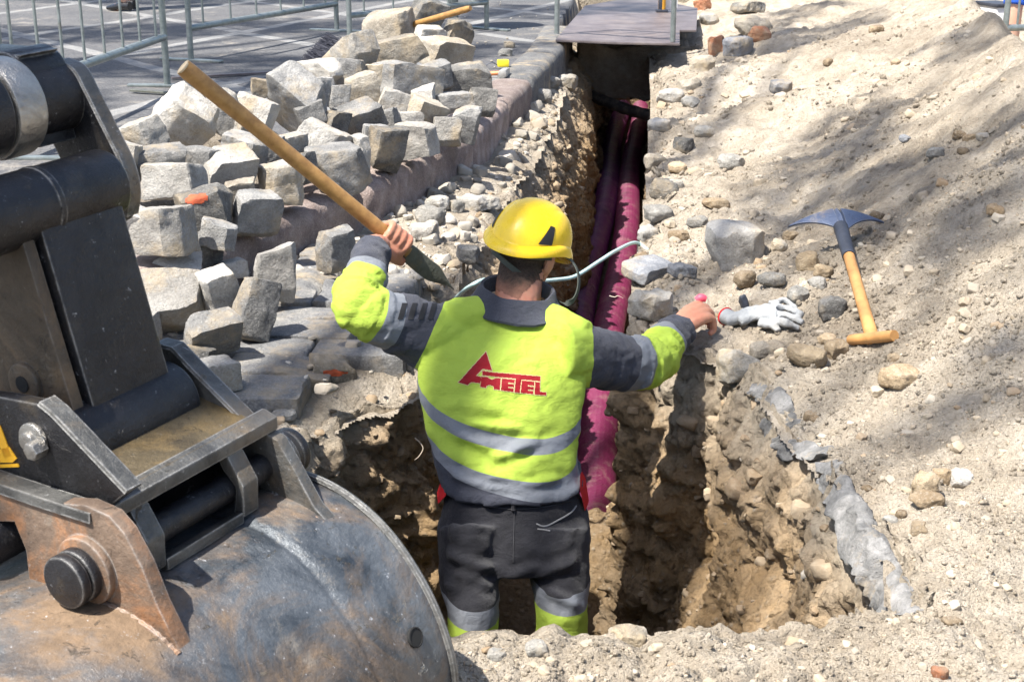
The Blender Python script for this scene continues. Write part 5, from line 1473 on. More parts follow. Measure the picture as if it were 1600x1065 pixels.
# stones lying on the dug ground: u, v, w, h, kind, roundness, label
G_R = "loose stones on the spoil beside the trench"
RG_, RO_, RB_, RL_, RR_ = 'rock_grey', 'rock_ochre', 'rock_brown', 'rock_blue', 'rock_red'
stones = [
 (1152, 382, 84, 78, 'sett_pale', 7, "large squared pale block standing between the trench and the mattock"),
 (1165, 436, 36, 32, RB_, 2.6, "round brown cobble right under the large squared block"),
 (1207, 437, 40, 24, RG_, 2.6, "flat grey cobble beside the round brown one"),
 (1248, 459, 34, 32, RG_, 2.4, "smooth egg shaped grey cobble between the glove and the mattock handle"),
 (1262, 408, 34, 36, RO_, 3.2, "yellowish lump under the left wing of the mattock head"),
 (1301, 480, 40, 42, 'sett_dark', 4, "dark angular flint left of the mattock's wooden grip"),
 (1263, 556, 58, 34, RB_, 3, "brown oblong cobble left of the T shaped grip"),
 (1308, 546, 36, 36, RO_, 3.2, "ochre cobble touching the end of the T shaped grip"),
 (1294, 530, 30, 18, RO_, 3, "small tan stone behind the brown oblong cobble"),
 (1278, 442, 30, 22, RG_, 2.6, "dull cobble wedged behind the egg shaped one"),
 (1287, 424, 30, 22, RB_, 2.8, "tan cobble beside the black sleeve of the mattock"),
 (1218, 384, 26, 24, RG_, 2.6, "pale round cobble right of the large squared block"),
 (1236, 368, 24, 18, RO_, 2.8, "cream pebble just left of the mattock wing"),
 (1222, 136, 34, 24, RL_, 5, "blue grey slate chip alone in the sunlit band of the spoil heap"),
 (1145, 252, 42, 28, RG_, 2.6, "smooth rounded grey cobble above the squared block"),
 (1068, 226, 34, 30, 'sett_dark', 4, "dark broken stone at the trench lip below the black pipe"),
 (1100, 206, 30, 22, RG_, 3, "pale rubble lump on the lip near the black pipe"),
 (1041, 295, 42, 36, 'sett_dark', 4, "dark stone with a square shoulder on the trench lip"),
 (1056, 288, 24, 18, 'sett_pale', 4, "white chip next to the square shouldered dark stone"),
 (1118, 318, 40, 18, RO_, 3, "flat rusty tan stone below the rounded cobble"),
 (1080, 160, 30, 16, RG_, 3, "grey flake near the corner of the steel plate side lip"),
 (1098, 100, 36, 30, 'sett_tan', 4, "yellowish block in the rubble near the steel plate"),
 (1120, 70, 26, 34, RR_, 5, "brick red shard standing upright below the rocks of the heap"),
 (1150, 72, 44, 34, RL_, 5, "slanting grey slab fragment at the top of the heap"),
 (1178, 40, 54, 30, 'sett_tan', 4, "mossy yellow grey rock at the top of the heap"),
 (1190, 52, 34, 26, RR_, 4, "reddish brown rock under the mossy one"),
 (1172, 12, 52, 22, RG_, 3, "long grey rock at the upper edge of the heap"),
 (1110, 30, 28, 20, RG_, 3.5, "pale rock beyond the plate's corner"),
 (1098, 6, 22, 20, RR_, 6, "broken hollow brick beyond the steel plate"),
 (1370, 45, 22, 14, RB_, 3, "dark brown stone high on the spoil slope"),
 (1295, 97, 18, 14, RB_, 3, "small dark stone in the shaded band of the slope"),
 (1463, 238, 26, 18, RG_, 3.5, "pale angular stone in the wide shaded area"),
 (1415, 216, 18, 13, RL_, 3, "bluish pebble in the wide shaded area"),
 (1502, 212, 22, 16, RB_, 3, "brown stone of the trio near the shaded ridge"),
 (1518, 216, 20, 14, RO_, 3, "tan stone of the trio near the shaded ridge"),
 (1538, 214, 18, 14, 'sett_pale', 5, "white stone of the trio near the shaded ridge"),
 (1506, 236, 18, 14, RB_, 3, "dark pebble below the trio of stones"),
 (1558, 328, 28, 18, RO_, 3, "sandy stone at the far side of the shaded area"),
 (1372, 337, 22, 14, RB_, 3, "brown pebble just above the right wing of the mattock"),
 (1450, 756, 40, 38, RO_, 3, "ochre cobble with a dark underside on the low sunlit sand"),
 (1474, 744, 30, 28, RO_, 3.2, "ochre stone leaning against its darker neighbour on the low sand"),
 (1504, 748, 38, 34, 'sett_pale', 3.2, "white stone with a shadow hollow right of the ochre pair"),
 (1452, 784, 48, 20, RO_, 3, "flat ochre stone below the ochre pair"),
 (1409, 804, 18, 16, RB_, 3, "little brown pebble left of the flat ochre stone"),
 (1394, 814, 26, 18, RG_, 3, "grey speckled pebble next to the little brown one"),
 (1440, 828, 30, 28, RB_, 3.4, "half buried brown stone under the flat ochre stone"),
 (1354, 764, 18, 12, RB_, 3, "rusty pebble near the concrete crust"),
 (1270, 654, 26, 22, RO_, 3.2, "sandy lump above the step in the concrete crust"),
 (1154, 574, 64, 62, RG_, 3.2, "big grey boulder bedded in the corner of the dig below the glove"),
 (1192, 548, 40, 26, 'sett_tan', 3.6, "crumbly light stone under the glove's fingers"),
 (1412, 590, 58, 38, RO_, 3, "broad half buried ochre stone right of the T grip"),
 (1400, 560, 24, 16, RB_, 3.2, "tan stone resting just below the T grip's end"),
 (985, 1000, 58, 34, RG_, 3.4, "pale clod of stone on the crest of the earth bank in front of the worker"),
 (838, 1014, 34, 26, RG_, 3, "grey lump on the earth bank between the worker's shins"),
 (776, 1024, 30, 22, RG_, 3, "rough lump on the earth bank close to the bucket rim"),
 (1470, 1052, 26, 22, RR_, 3.2, "orange brown stone on the lowest right of the bank"),
 (1490, 972, 34, 16, RO_, 3, "tan clod on the smooth sand by the end of the concrete crust"),
 (1030, 334, 44, 26, RG_, 5, "grey slab end on the trench lip left of the flat rusty stone"),
 (1012, 366, 34, 24, 'sett_pale', 4.5, "pale chunk on the trench lip above where the hose ends"),
 (1016, 424, 74, 30, RL_, 7, "bluish layered slab lying along the trench lip below the hose end"),
 (1068, 424, 44, 22, RL_, 6, "small bluish slab beside the layered one"),
 (1022, 476, 66, 46, 'sett_pale', 5, "pale flaking block on the lip between the conduits and the worker's hand"),
 (1024, 252, 34, 26, 'sett_tan', 4, "tan chunk on the trench lip halfway to the plate"),
 (1030, 196, 34, 24, 'sett_pale', 4, "pale lump on the lip right of the black pipe"),
 (1046, 150, 40, 24, 'sett_pale', 4, "flat white lump on the lip near the plate's corner"),
 (1078, 132, 36, 24, 'sett_tan', 4, "yellowish rough stone just behind the flat white lump"),
 (1060, 262, 28, 18, RO_, 3, "rusty tan pebble behind the square shouldered dark stone"),
 (1090, 346, 30, 18, RG_, 3.5, "grey chip between the flat rusty stone and the squared block"),
 (1062, 368, 34, 18, RO_, 3.5, "cream flake left of the large squared block"),
 (672, 338, 46, 36, RG_, 3.6, "grey cobble at the foot of the kerb, nearest the pick head"),
 (686, 318, 34, 28, RG_, 3.6, "light cobble in the kerb gutter above its grey neighbour"),
 (662, 362, 46, 32, 'sett_pale', 3.8, "whitish flat lump just above the pick blade"),
 (714, 322, 26, 24, RG_, 4, "grey wedge of rubble in the gutter"),
 (744, 318, 60, 26, 'sett_pale', 5, "flat pale flake of concrete on the rubble strip"),
 (730, 396, 34, 30, RG_, 4, "leaning dusty chunk behind the pick point"),
 (845, 150, 36, 28, 'sett_pale', 4, "pale wedge at the broken end of the kerb"),
 (858, 128, 30, 22, RG_, 3, "rounded rock on the trench corner behind the kerb end"),
 (886, 128, 32, 30, RG_, 3.2, "large light lump overhanging the trench behind the kerb"),
 (790, 82, 20, 14, RG_, 4, "small cube of rubble on the pavement above the yellow tape measure"),
 (796, 70, 18, 12, RG_, 4, "loose grey chip on the pavement, farther back of the pair"),
]
for i, (u, v, w, h, mt_, k_, lab) in enumerate(stones):
    c = hit(u, v + h * 0.42); m_ = ppm(c)
    sz_ = h / m_ * 0.92; c = c + np.array([0, 0.3 * w / m_, sz_ * 0.34])
    stone("stone" if k_ < 5 else "block", c, (w / m_, w / m_ * 0.85, sz_), rotm(random.uniform(-40, 40) if i else 12, random.uniform(-8, 8), random.uniform(-8, 8)), M[mt_], lab, "stone", G_R, 400 + i, k=k_, chops=4 if k_ < 3.1 or k_ >= 7 else 7, rough=0.045 if k_ < 7 else 0.022, n=16 if w > 36 else 12, skew=0.14 if k_ < 7 else 0.05)

# pebbles and crumbs: too many to count
protos = [rock((1, r_, h_), 900 + i, k=3.0 + (i % 4) * 1.3, chops=6, rough=0.05, n=3 if i < 5 else 5) for i, (r_, h_) in enumerate([(.8, .6), (.9, .7), (.7, .5), (.85, .75), (.6, .45), (.8, .6), (.9, .7), (.7, .5), (.85, .75)])]
def ground_pts(N, fn=None):
    u = rng.uniform(-220, 1820, N); v = rng.uniform(-60, 1180, N)
    a = (u - 800) / FPX; b = (v - 532.5) / FPX
    D = np.stack([a, CP - b * SP, -SP - b * CP], 1); z_ = np.zeros(N)
    for _ in range(6):
        t_ = (z_ - CAMH) / D[:, 2]; P = ORG + D * t_[:, None]; z_ = 0.5 * z_ + 0.5 * macro(P[:, 0], P[:, 1])
    return P[(P[:, 1] < 14) & (P[:, 1] > 1.6)]
def scatter(name, P, S, mat, sink=0.25, nrm=None):
    Vs, Fs, n = [], [], 0; m_ids = []
    pick_ = rng.integers(0, len(protos), len(P))
    for p, s, kk in zip(P, S, pick_):
        V, F = protos[5 + kk % 4] if s > 0.016 else protos[kk % 5]
        Vs.append((V * s) @ rotm(rng.uniform(0, 360), rng.uniform(-25, 25), rng.uniform(-25, 25)).T + p); Fs.append(F + n); n += len(V)
    me = mesh(np.concatenate(Vs), np.concatenate(Fs), True, None, 40)
    o = link(name, me, mat); return kind(o, 'stuff')
def peb_mat(name, stops):
    t = NT(name); g = t.n("ShaderNodeNewGeometry")
    c = t.ramp(g.outputs["Random Per Island"], stops); c = t.mix(t.rng(t.noise(60, 5, .7), .45, .75, 0, .6), c, (0.38, 0.32, 0.24)); t.bump(t.noise(120, 4, .7), .002); return t.done(c, 0.9, 0, .2)
M['peb'] = peb_mat("pebble_mix", [(0.0, (0.32, 0.265, 0.195)), (0.3, (0.40, 0.335, 0.25)), (0.55, (0.27, 0.235, 0.19)), (0.75, (0.42, 0.37, 0.295)), (0.9, (0.27, 0.19, 0.115)), (1.0, (0.46, 0.42, 0.35))])
M['peb_grey'] = peb_mat("rubble_mix", [(0.0, (0.24, 0.22, 0.19)), (0.4, (0.36, 0.335, 0.29)), (0.7, (0.46, 0.43, 0.385)), (1.0, (0.29, 0.24, 0.18))])
P = ground_pts(26000)
d = rim_dist(P[:, 0], P[:, 1]); kx_ = kerb_x(P[:, 1])
right_ = (P[:, 0] > 0.5 * (kx_ + rim_r(P[:, 1]))) | (P[:, 1] < 3.3)
dens = 0.10 + 0.9 * sstep(0.05, 0.6, vnoise(P * 1.9, 71)) * np.where(P[:, 1] < 3.8, 0.35, 1) + 0.5 * np.exp(-(d / 0.3) ** 2)
ok = (d > 0.015) & (P[:, 0] > kx_ + 0.02) & right_ & (rng.uniform(0, 1, len(P)) < dens * 0.75)
Pp = P[ok]; S = 0.0042 * np.exp(np.clip(rng.exponential(0.55, len(Pp)), 0, 2.0)) * np.clip(Pp[:, 1] / 3.4, 0.7, 1.9)
Pp[:, 2] = terrain(Pp[:, 0], Pp[:, 1]) + S * 0.02
scatter("pebbles", Pp, S, M['peb'])
ok = (d > 0.01) & (P[:, 0] > kx_ + 0.0) & ~right_ & (P[:, 1] > 3.4) & ((P[:, 1] > 4.5) | (rng.uniform(0, 1, len(P)) < 0.05))
Pr = P[ok]; S = 0.009 * np.exp(np.clip(rng.exponential(0.7, len(Pr)), 0, 1.9)) * np.clip(Pr[:, 1] / 5, 0.9, 1.6)
Pr[:, 2] = np.where(Pr[:, 1] < 4.6, 0.0, terrain(Pr[:, 0], Pr[:, 1])) + S * 0.14
scatter("gravel", Pr, S, M['peb_grey'])
ok = (P[:, 0] < kx_ - 0.3) & (P[:, 0] > kx_ - 1.2) & (P[:, 1] > 7.6) & (rng.uniform(0, 1, len(P)) < 0.25)
Pv = P[ok]; S = rng.uniform(.008, .022, len(Pv)); Pv[:, 2] = 0.122 + S * .2
scatter("grit", Pv, S, M['peb_grey'])
# fine crumbs of the same soil
P = ground_pts(60000); d = rim_dist(P[:, 0], P[:, 1]); ok = (d > 0.0) & (P[:, 0] > kerb_x(P[:, 1]) + 0.03) & (P[:, 1] < 11) & ((P[:, 1] < 3.3) | (P[:, 0] > rim_r(P[:, 1]) - .05)) & (rng.uniform(0, 1, len(P)) < 0.25 + 0.6 * (vnoise(P * 3.1, 75) > 0) + .4 * (P[:, 1] < 2.5))
Pc = P[ok]; S = 0.0038 * np.exp(np.clip(rng.exponential(0.45, len(Pc)), 0, 1.4)) * np.clip(Pc[:, 1] / 3, 0.8, 2.2); Pc[:, 2] = terrain(Pc[:, 0], Pc[:, 1]) + S * 0.15
Vq, Fq = rock((1, .85, .7), 990, k=2.6, chops=3, rough=.06, n=2); Vs = []
RM = [rotm(*rng.uniform(-180, 180, 3)) for _ in range(24)]
for p, s, k_ in zip(Pc, S, rng.integers(0, 24, len(Pc))): Vs.append((Vq * s) @ RM[k_].T + p)
kind(link("dirt", mesh(np.concatenate(Vs), (Fq[None] + (np.arange(len(Pc)) * len(Vq))[:, None, None]).reshape(-1, 4), True), M['sand']), 'stuff')
# stones stuck in the walls of the dig
idx = rng.integers(0, len(WALLP), 5200); Pw = WALLP[idx]; Nw = WALLN[idx]
okw = (Pw[:, 2] < -0.03) & (Pw[:, 1] < 9)
Pw, Nw = Pw[okw], Nw[okw]; S = 0.010 * np.exp(np.clip(rng.exponential(0.6, len(Pw)), 0, 1.7)); S *= np.where(Pw[:, 2] > -0.3, 1.35, 1.0)
M['peb_wall'] = peb_mat("wall_stone_mix", [(0.0, (0.15, 0.11, 0.07)), (0.4, (0.26, 0.19, 0.12)), (0.7, (0.33, 0.26, 0.18)), (0.92, (0.2, 0.15, 0.10)), (1.0, (0.46, 0.42, 0.36))])
scatter("wall_pebbles", Pw - Nw * (S * 0.12)[:, None], S, M['peb_wall'])

# concrete crust broken along the top of the sunlit wall
t = NT("crust_concrete"); c = t.ramp(t.noise(16, 7, .7), [(.3, (.10, .10, .10)), (.5, (.22, .217, .21)), (.7, (.38, .37, .36))]); c = t.mix(t.rng(t.noise(9, 7, .75), .56, .68, 0, .7), c, (.36, .29, .2)); t.bump(t.noise(45, 6, .75), .012); t.bump(t.noise(150, 4, .7), .003)
M['crust'] = t.done(c, .85, 0, .3)
def crust(pts, w, label, seed):
    C_ = spline(np.array([hit(u, v) for u, v in pts]), 110); rings = []
    for i in range(110):
        f = i / 109; tp = min(1, 6 * f, 6 * (1 - f)); ww = w * tp * (0.8 + 0.5 * float(vnoise(np.array([[f * 9, seed, 0]]))[0]))
        q_ = C_[i]; inw = np.array([-1.0, -0.12, 0]); inw /= np.linalg.norm(inw); j = 0.010 * float(vnoise(np.array([[f * 40, seed, 5]]))[0])
        hh = 0.012 * tp * (1 + float(vnoise(np.array([[f * 26, seed, 9]]))[0]))
        rings.append(np.array([q_ + [0.03 * tp, 0, -.012], q_ + [0.012, 0, hh], q_ + inw * (0.012 + j) + [0, 0, hh * .7], q_ + inw * (0.03 + j) + np.array([0, 0, -ww * .45]), q_ + inw * (0.042 + j) + np.array([0, 0, -ww]), q_ + inw * 0.01 + np.array([0, 0, -ww * 1.02]), q_ + [0.03 * tp, 0, -ww * .6]]))
    rr_ = spline(np.array(rings).transpose(1, 0, 2).reshape(7, -1), 20).reshape(20, 110, 3).transpose(1, 0, 2)
    V, F = loft(list(rr_)); V = V + np.stack([billow(V * 22, 1, 4) - .5, billow(V * 22, 2, 4) - .5, billow(V * 22, 3, 4) - .5], 1) * 0.014
    o = MB().add(V, F).build("concrete_crust", M['crust'], sharp=50); tag(o, label, "concrete crust", "grey crust along the edge of the dig")
crust([(1196, 598), (1214, 622), (1236, 664), (1240, 690), (1300, 712)], 0.07, "ragged grey crust forming a step at the upper end of the sunlit wall", 2)
crust([(1302, 722), (1322, 768), (1356, 836), (1396, 900), (1436, 962)], 0.065, "long torn grey crust running down the edge of the sunlit wall", 7)

# white roots in the dig walls
M['root'] = plain("pale_root", (0.50, 0.43, 0.34), 0.8)
def root_(pts, d, r_, label):
    P = spline(np.array([atd(u, v, d) for u, v in pts]), 40); tag(MB().add(*loft(tube(P, np.linspace(r_, r_ * .35, 40), 6))).build("root", M['root']), label, "root")
root_([(648, 684), (655, 690), (661, 700), (655, 712), (648, 718)], 3.72, 0.0016, "thin white root dangling in the shaded wall left of the worker")
root_([(952, 462), (960, 464), (966, 462), (974, 466)], 4.55, 0.0016, "white rootlet curling over the crimson conduit")

# ---------------------------------------------------------------- mattock lying on the slope
def steelp(n_, col): return steel(n_, tuple(c * .8 for c in col), tuple(c * 1.2 for c in col), (0.16, 0.12, 0.08), 0.25, 0.4, (0.35, 0.55), 0.3, 0.3)
M['blue_st'] = steelp("blue_painted_steel", (0.075, 0.10, 0.165)); M['grip'] = plain("black_sleeve", (0.035, 0.04, 0.055), 0.55, 0, .3, 20, .001)
M['wood_pale'] = plain("pale_wood", (0.43, 0.22, 0.075), 0.5, 0, .3, 20, .0006, 90)
gA, gB = hit(1363, 541) + np.array([0, 0, .018]), hit(1309, 392) + np.array([0, 0, .085])
mk = tag(empty("mattock", tuple(gA)), "blue headed mattock with a short wooden T handle lying on the sand", "mattock")
dA = (gB - gA); LA = np.linalg.norm(dA); dA /= LA
sA, uA = frame_from(dA)
mkp = lambda mb, n_, m_, par=None: tpart(mb, n_, m_, par, mk)
P = gA + np.outer(np.linspace(0, LA * 0.70, 24), dA); rr = np.interp(np.linspace(0, 1, 24), [0, .5, 1], [.0185, .0170, .0165]); h1 = mkp(MB().add(*loft(tube(P, rr, 20))), "handle", M['wood_pale'])
P = gA + np.outer(np.linspace(LA * 0.69, LA * 0.97, 16), dA); mkp(MB().add(*loft(tube(P, np.linspace(.0195, .022, 16), 20))), "sleeve", M['grip'])
tgl, tgr = hit(1329, 540) + np.array([0, 0, .017]), hit(1396, 534) + np.array([0, 0, .017])
P = spline([tgl, tgl * .97 + tgr * .03, (tgl + tgr) / 2, tgr * .97 + tgl * .03, tgr], 30); mkp(MB().add(*loft(tube(P, np.interp(np.linspace(0, 1, 30), [0, .03, .3, .6, .97, 1], [.010, .0135, .0145, .0155, .0145, .011]), 20))), "cross_grip", M['wood_pale'])
# head: two drooping wings meeting at a ridged socket
hc = gB + dA * 0.03; hs = np.array([1.0, 0.10, 0.02]); hs /= np.linalg.norm(hs); hn_ = np.cross(hs, np.cross(uA * .75 + dA * -.2 + np.array([0, -.25, .5]), hs)); hn_ /= np.linalg.norm(hn_); hu_ = np.cross(hn_, hs)
if hu_[1] < 0: hu_ = -hu_
mb = MB()
for sg in (-1, 1):
    rings = []
    for f in np.linspace(0, 1, 24):
        x_ = sg * (0.012 + 0.140 * f); wt = (0.030 * (1 - f) + 0.003) * (1 - 0.15 * f); wb = 0.055 * (1 - f) ** 2.2 + 0.006 * (1 - f); dz_ = 0.012 * (1 - f) - 0.030 * f ** 1.6
        c = hc + hs * x_ + hn_ * dz_ + hu_ * (0.028 * (1 - (1 - f) ** 1.5) - 0.022 * f)
        rings.append(np.array([c + hu_ * wt + hn_ * .003, c + hn_ * (.005 * (1 - f) + .003), c - hu_ * wb + hn_ * .003, c - hu_ * wb - hn_ * .003, c - hn_ * .003, c + hu_ * wt - hn_ * .003]))
    mb.add(*loft(rings))
mb.add(*loft([np.array([hc + hs * a + hu_ * b_ + hn_ * c_ for a, b_, c_ in q_]) for q_ in ([(-.016, .03, .004), (0, .034, .016), (.016, .03, .004), (0, .03, -.008)], [(-.024, -.01, .008), (0, -.01, .028), (.024, -.01, .008), (0, -.01, -.012)], [(-.014, -.052, .008), (0, -.055, .022), (.014, -.052, .008), (0, -.052, -.012)])]))
mkp(mb, "head", M['blue_st'])

# ---------------------------------------------------------------- work glove
t = NT("glove_leather"); c = t.ramp(t.noise(12, 6, .65), [(.3, (.20, .21, .22)), (.7, (.36, .37, .375))]); c = t.mix(t.rng(t.noise(9, 7, .7), .52, .7, 0, .7), c, (.22, .20, .17)); t.bump(t.noise(50, 5, .7), .006); M['leather'] = t.done(c, .8, 0, .3)
g0 = hit(1195, 512); gm = ppm(g0); gl = tag(empty("work_glove", tuple(g0)), "pale leather work glove with red hem lying on the edge of the dig", "glove")
def gp(u, v, lift): p = hit(u, v); return np.array([p[0], p[1], tz(p[0], p[1]) + lift])
mb = MB()
mb.add(*limb([gp(1150, 512, .022), gp(1172, 505, .024), gp(1195, 502, .024), gp(1214, 500, .020)], [(.030, .017), (.033, .018), (.036, .017), (.032, .014)], 24, 18))
for pts, r_ in (([(1205, 490), (1226, 484), (1248, 492)], .0105), ([(1208, 496), (1230, 494), (1252, 501)], .0105), ([(1208, 504), (1232, 505), (1254, 511)], .0110), ([(1204, 512), (1226, 517), (1248, 520)], .0115), ([(1188, 516), (1204, 524), (1216, 524)], .0115)):
    mb.add(*limb([gp(*pts[0], .020), gp(*pts[1], .022), gp(*pts[2], .010)], [(r_ * 1.25, r_), (r_ * 1.15, r_ * .95), (r_ * .8, r_ * .7)], 18, 12))
gme = remesh(mb, 0.0036, 3); V = verts(gme); setv(gme, V + normals(gme) * (0.0038 * fbm(V * 38, 4, 3))[:, None]); gme.transform(Matrix.Translation(-Vector(g0))); gme.polygons.foreach_set("use_smooth", np.ones(len(gme.polygons), bool)); link("palm", gme, M['leather'], gl)
# open cuff with red binding
cu = [gp(1170, 507, .023), gp(1144, 511, .024), gp(1133, 508, .023)]; cd_ = cu[2] - cu[0]; cd_ /= np.linalg.norm(cd_); ca_, cb_ = frame_from(cd_); an = np.linspace(0, 2 * math.pi, 32, endpoint=False)
def cring(c, w, h_): return c + np.outer(np.cos(an) * w, ca_) + np.outer(np.sin(an) * h_, cb_)
MBc = MB().add(*loft([cring(cu[0], .031, .018), cring(cu[1], .035, .020), cring(cu[2], .038, .022), cring(cu[2], .036, .020), cring(cu[1], .032, .017)], caps=False)); tpart(MBc, "cuff", M['leather'], None, gl)
ringP = np.vstack([cring(cu[2], .0375, .0215)] * 1); ringP = np.vstack([ringP, ringP[:1]]); tpart(MB().add(*loft(tube(ringP, .0035, 8))), "red_hem", M['red_cloth'], None, gl)
c_ = hit(1164, 488); stone("rubber_scrap", c_ + np.array([0, .01, .02]), (.022, .02, .062), rotm(10, -10, -14), M['grip'], "dark stub of rubber standing behind the glove's cuff", "scrap", None, 777, k=5, chops=3, rough=.04)

# ---------------------------------------------------------------- crowd barriers
t = NT("galvanised_tube"); c = t.ramp(t.noise(20, 7, .7), [(.3, (.17, .20, .195)), (.7, (.34, .37, .36))]); c = t.mix(t.rng(t.noise(9, 7, .75), .58, .7, 0, .6), c, (.20, .15, .10)); t.bump(t.noise(80, 4), .001)
M['galv'] = t.done(c, .42, .65)
def barrier(pa, pb, lab, bars, zb, base=0.12, legs=(1, 1), feet=True):
    pa, pb = np.array(pa, float), np.array(pb, float); d = pb - pa; L = np.linalg.norm(d); d /= L
    b = tag(empty("crowd_barrier", (pa[0], pa[1], base)), lab, "barrier", "galvanised crowd barriers round the works")
    A = np.array([pa[0], pa[1], 0]); D = np.array([d[0], d[1], 0]); Np = np.array([-d[1], d[0], 0])
    q_ = lambda s, z, n=0.0: A + D * s + Np * n + np.array([0, 0, z])
    def part(mb, n_, par=None): return tpart(mb, n_, M['galv'], par, b)
    for s in (0.0, L):
        leg = part(MB().add(*loft(tube(np.array([q_(s, base + 0.004 + (1.1 - .004) * f) for f in np.linspace(0, 1, 12)]), .019, 16))), "post")
        if feet:
            F_ = MB().add(*box(q_(s, base + 0.009), (0.045, 0.46, 0.014), np.stack([D, Np, [0, 0, 1]], 1), .003)); part(F_, "foot", leg)
    part(MB().add(*loft(tube(np.array([q_(s, base + 1.1) for s in np.linspace(0, L, 8)]), .019, 16))), "top_rail")
    part(MB().add(*loft(tube(np.array([q_(s, zb) for s in np.linspace(0.0, L, 8)]), .021, 16))), "bottom_rail")
    n = bars
    for i in range(n):
        s = L * (i + .5) / n
        part(MB().add(*cyl(q_(s, zb), q_(s, base + 1.1), .0075, 10)), "bar")
f0 = at(262, 136, .12); barrier(f0[:2], (f0[0] - 0.16, f0[1] - 2.2), "crowd barrier behind the digger link, one foot by the pointed sett", 8, 0.40)
f1 = at(299, 96, .12); f2 = np.array([-1.36, 11.25]); barrier(f1[:2], f2, "crowd barrier crossing behind the raised tool handle", 6, 0.33)
f3 = at(547, 72, .12); barrier(f3[:2], (f3[0] + 0.95, f3[1] + 1.15), "crowd barrier whose post stands just behind the broom", 5, 0.33)
f4 = at(870, 62, .12); f5 = at(1051, 66, .157); barrier(f4[:2], f5[:2], "crowd barrier straddling the near edge of the steel plate", 6, 0.50, 0.157, feet=False)
f6 = atd(1571, 44, 8.9); barrier(f6[:2], (f6[0] + 1.9, f6[1] + 0.5), "crowd barrier standing beyond the crest of the sand heap", 12, 0.36, tz(f6[0], f6[1]))

# ---------------------------------------------------------------- broom, hammer, tape and odd tools
M['bristle'] = plain("dark_bristle", (0.018, 0.02, 0.035), 0.7, 0, .4, 60)
b0, b1 = atd(472, 112, 7.5), atd(524, 60, 7.9)
br = tag(empty("broom", tuple((b0 + b1) / 2)), "broom with dark blue bristles and pale wooden back leaning behind the heap", "broom")
bd = (b1 - b0); BL = np.linalg.norm(bd); bd /= BL; bs_ = np.array([0.75, -0.35, -0.35]); bs_ -= bd * (bs_ @ bd); bs_ /= np.linalg.norm(bs_); bn_ = np.cross(bd, bs_)
tpart(MB().add(*box((b0 + b1) / 2 + bs_ * 0.055, (BL, .035, .055), np.stack([bd, bs_, bn_], 1), .006)), "wooden_back", M['sett_tan'], None, br)
mb = MB(); r = np.random.default_rng(8)
for i in range(520):
    p = b0 + bd * r.uniform(.0, BL) + bs_ * .038 + bn_ * r.uniform(-.022, .022); q_ = p - bs_ * r.uniform(.075, .10) + bd * r.normal() * .010 + bn_ * r.normal() * .012
    mb.add(*cyl(p, q_, .0021, 4, .0012))
tpart(mb, "bristles", M['bristle'], None, br, 80)
h0, h1 = atd(690, 26, 7.35), atd(735, 13, 7.20)
P = np.array([h0 + (h1 - h0) * f for f in np.linspace(-1.2, 1, 20)]); tag(MB().add(*loft(tube(P, np.interp(np.linspace(0, 1, 20), [0, .97, 1], [.0165, .0165, .012]), 16))).build("tool_handle", M['wood']), "wooden tool handle sticking out of the summit of the sett heap", "tool handle")
M['orange_wood'] = plain("orange_handle", (0.55, 0.20, 0.08), .5, 0, .2); M['grey_head'] = plain("hammer_steel", (0.38, 0.37, 0.35), .5, .5, .2, 40)
ha, hb = at(756, 116, .14), at(783, 114, .15)
hm_ = tag(empty("hammer", tuple(hb)), "small hammer with an orange handle lying on the pavement by the kerb", "hammer")
hdir = (hb - ha) / np.linalg.norm(hb - ha); hsd = np.cross(hdir, [0, 0, 1])
tpart(MB().add(*loft(tube(np.array([ha - hdir * .10, ha, hb]), [.013, .015, .012], 12))), "handle", M['orange_wood'], None, hm_)
tpart(MB().add(*box(hb + hdir * .02, (.045, .12, .045), np.stack([hdir, hsd, [0, 0, 1]], 1), .006)).add(*cyl(hb + hdir * .02 + hsd * .05, hb + hdir * .02 + hsd * .075, .026, 14, bev=.004)), "head", M['grey_head'], None, hm_)
M['yellow_pl'] = plain("yellow_plastic", (0.80, 0.66, 0.03), .45, 0, .1)
tp = at(786, 99, .155); tm = tag(empty("tape_measure", tuple(tp)), "bright yellow tape measure with a black strap on the pavement", "tape measure")
tpart(MB().add(*box(tp, (.072, .05, .045), rotm(8), .010)), "case", M['yellow_pl'], None, tm)
P = spline([tp + [-.035, 0, -.01], tp + [-.07, .0, .004], tp + [-.11, -.01, -.014], tp + [-.15, -.03, -.03]], 24); tpart(MB().add(*loft(tube(P, [(.010, .004)] * 24, 8))), "strap", M['grip'], None, tm)
for (a, b_, m_, lab) in (((205, 141), (322, 150), 'old_steel', "dark flat bar lying at the barrier's foot"), ((268, 122), (440, 112), 'plate', "thin rusty lath lying on the pavement behind the tool handle"), ((300, 138), (372, 152), 'old_steel', "short dark lath crossing the flat bar")):
    p, q_ = at(*a, .135), at(*b_, .135); d = q_ - p; L = np.linalg.norm(d); d /= L
    tag(MB().add(*box((p + q_) / 2, (L, .035, .012), np.stack([d, np.cross([0, 0, 1], d), [0, 0, 1]], 1), .002)).build("metal_lath", M[m_]), lab, "lath")
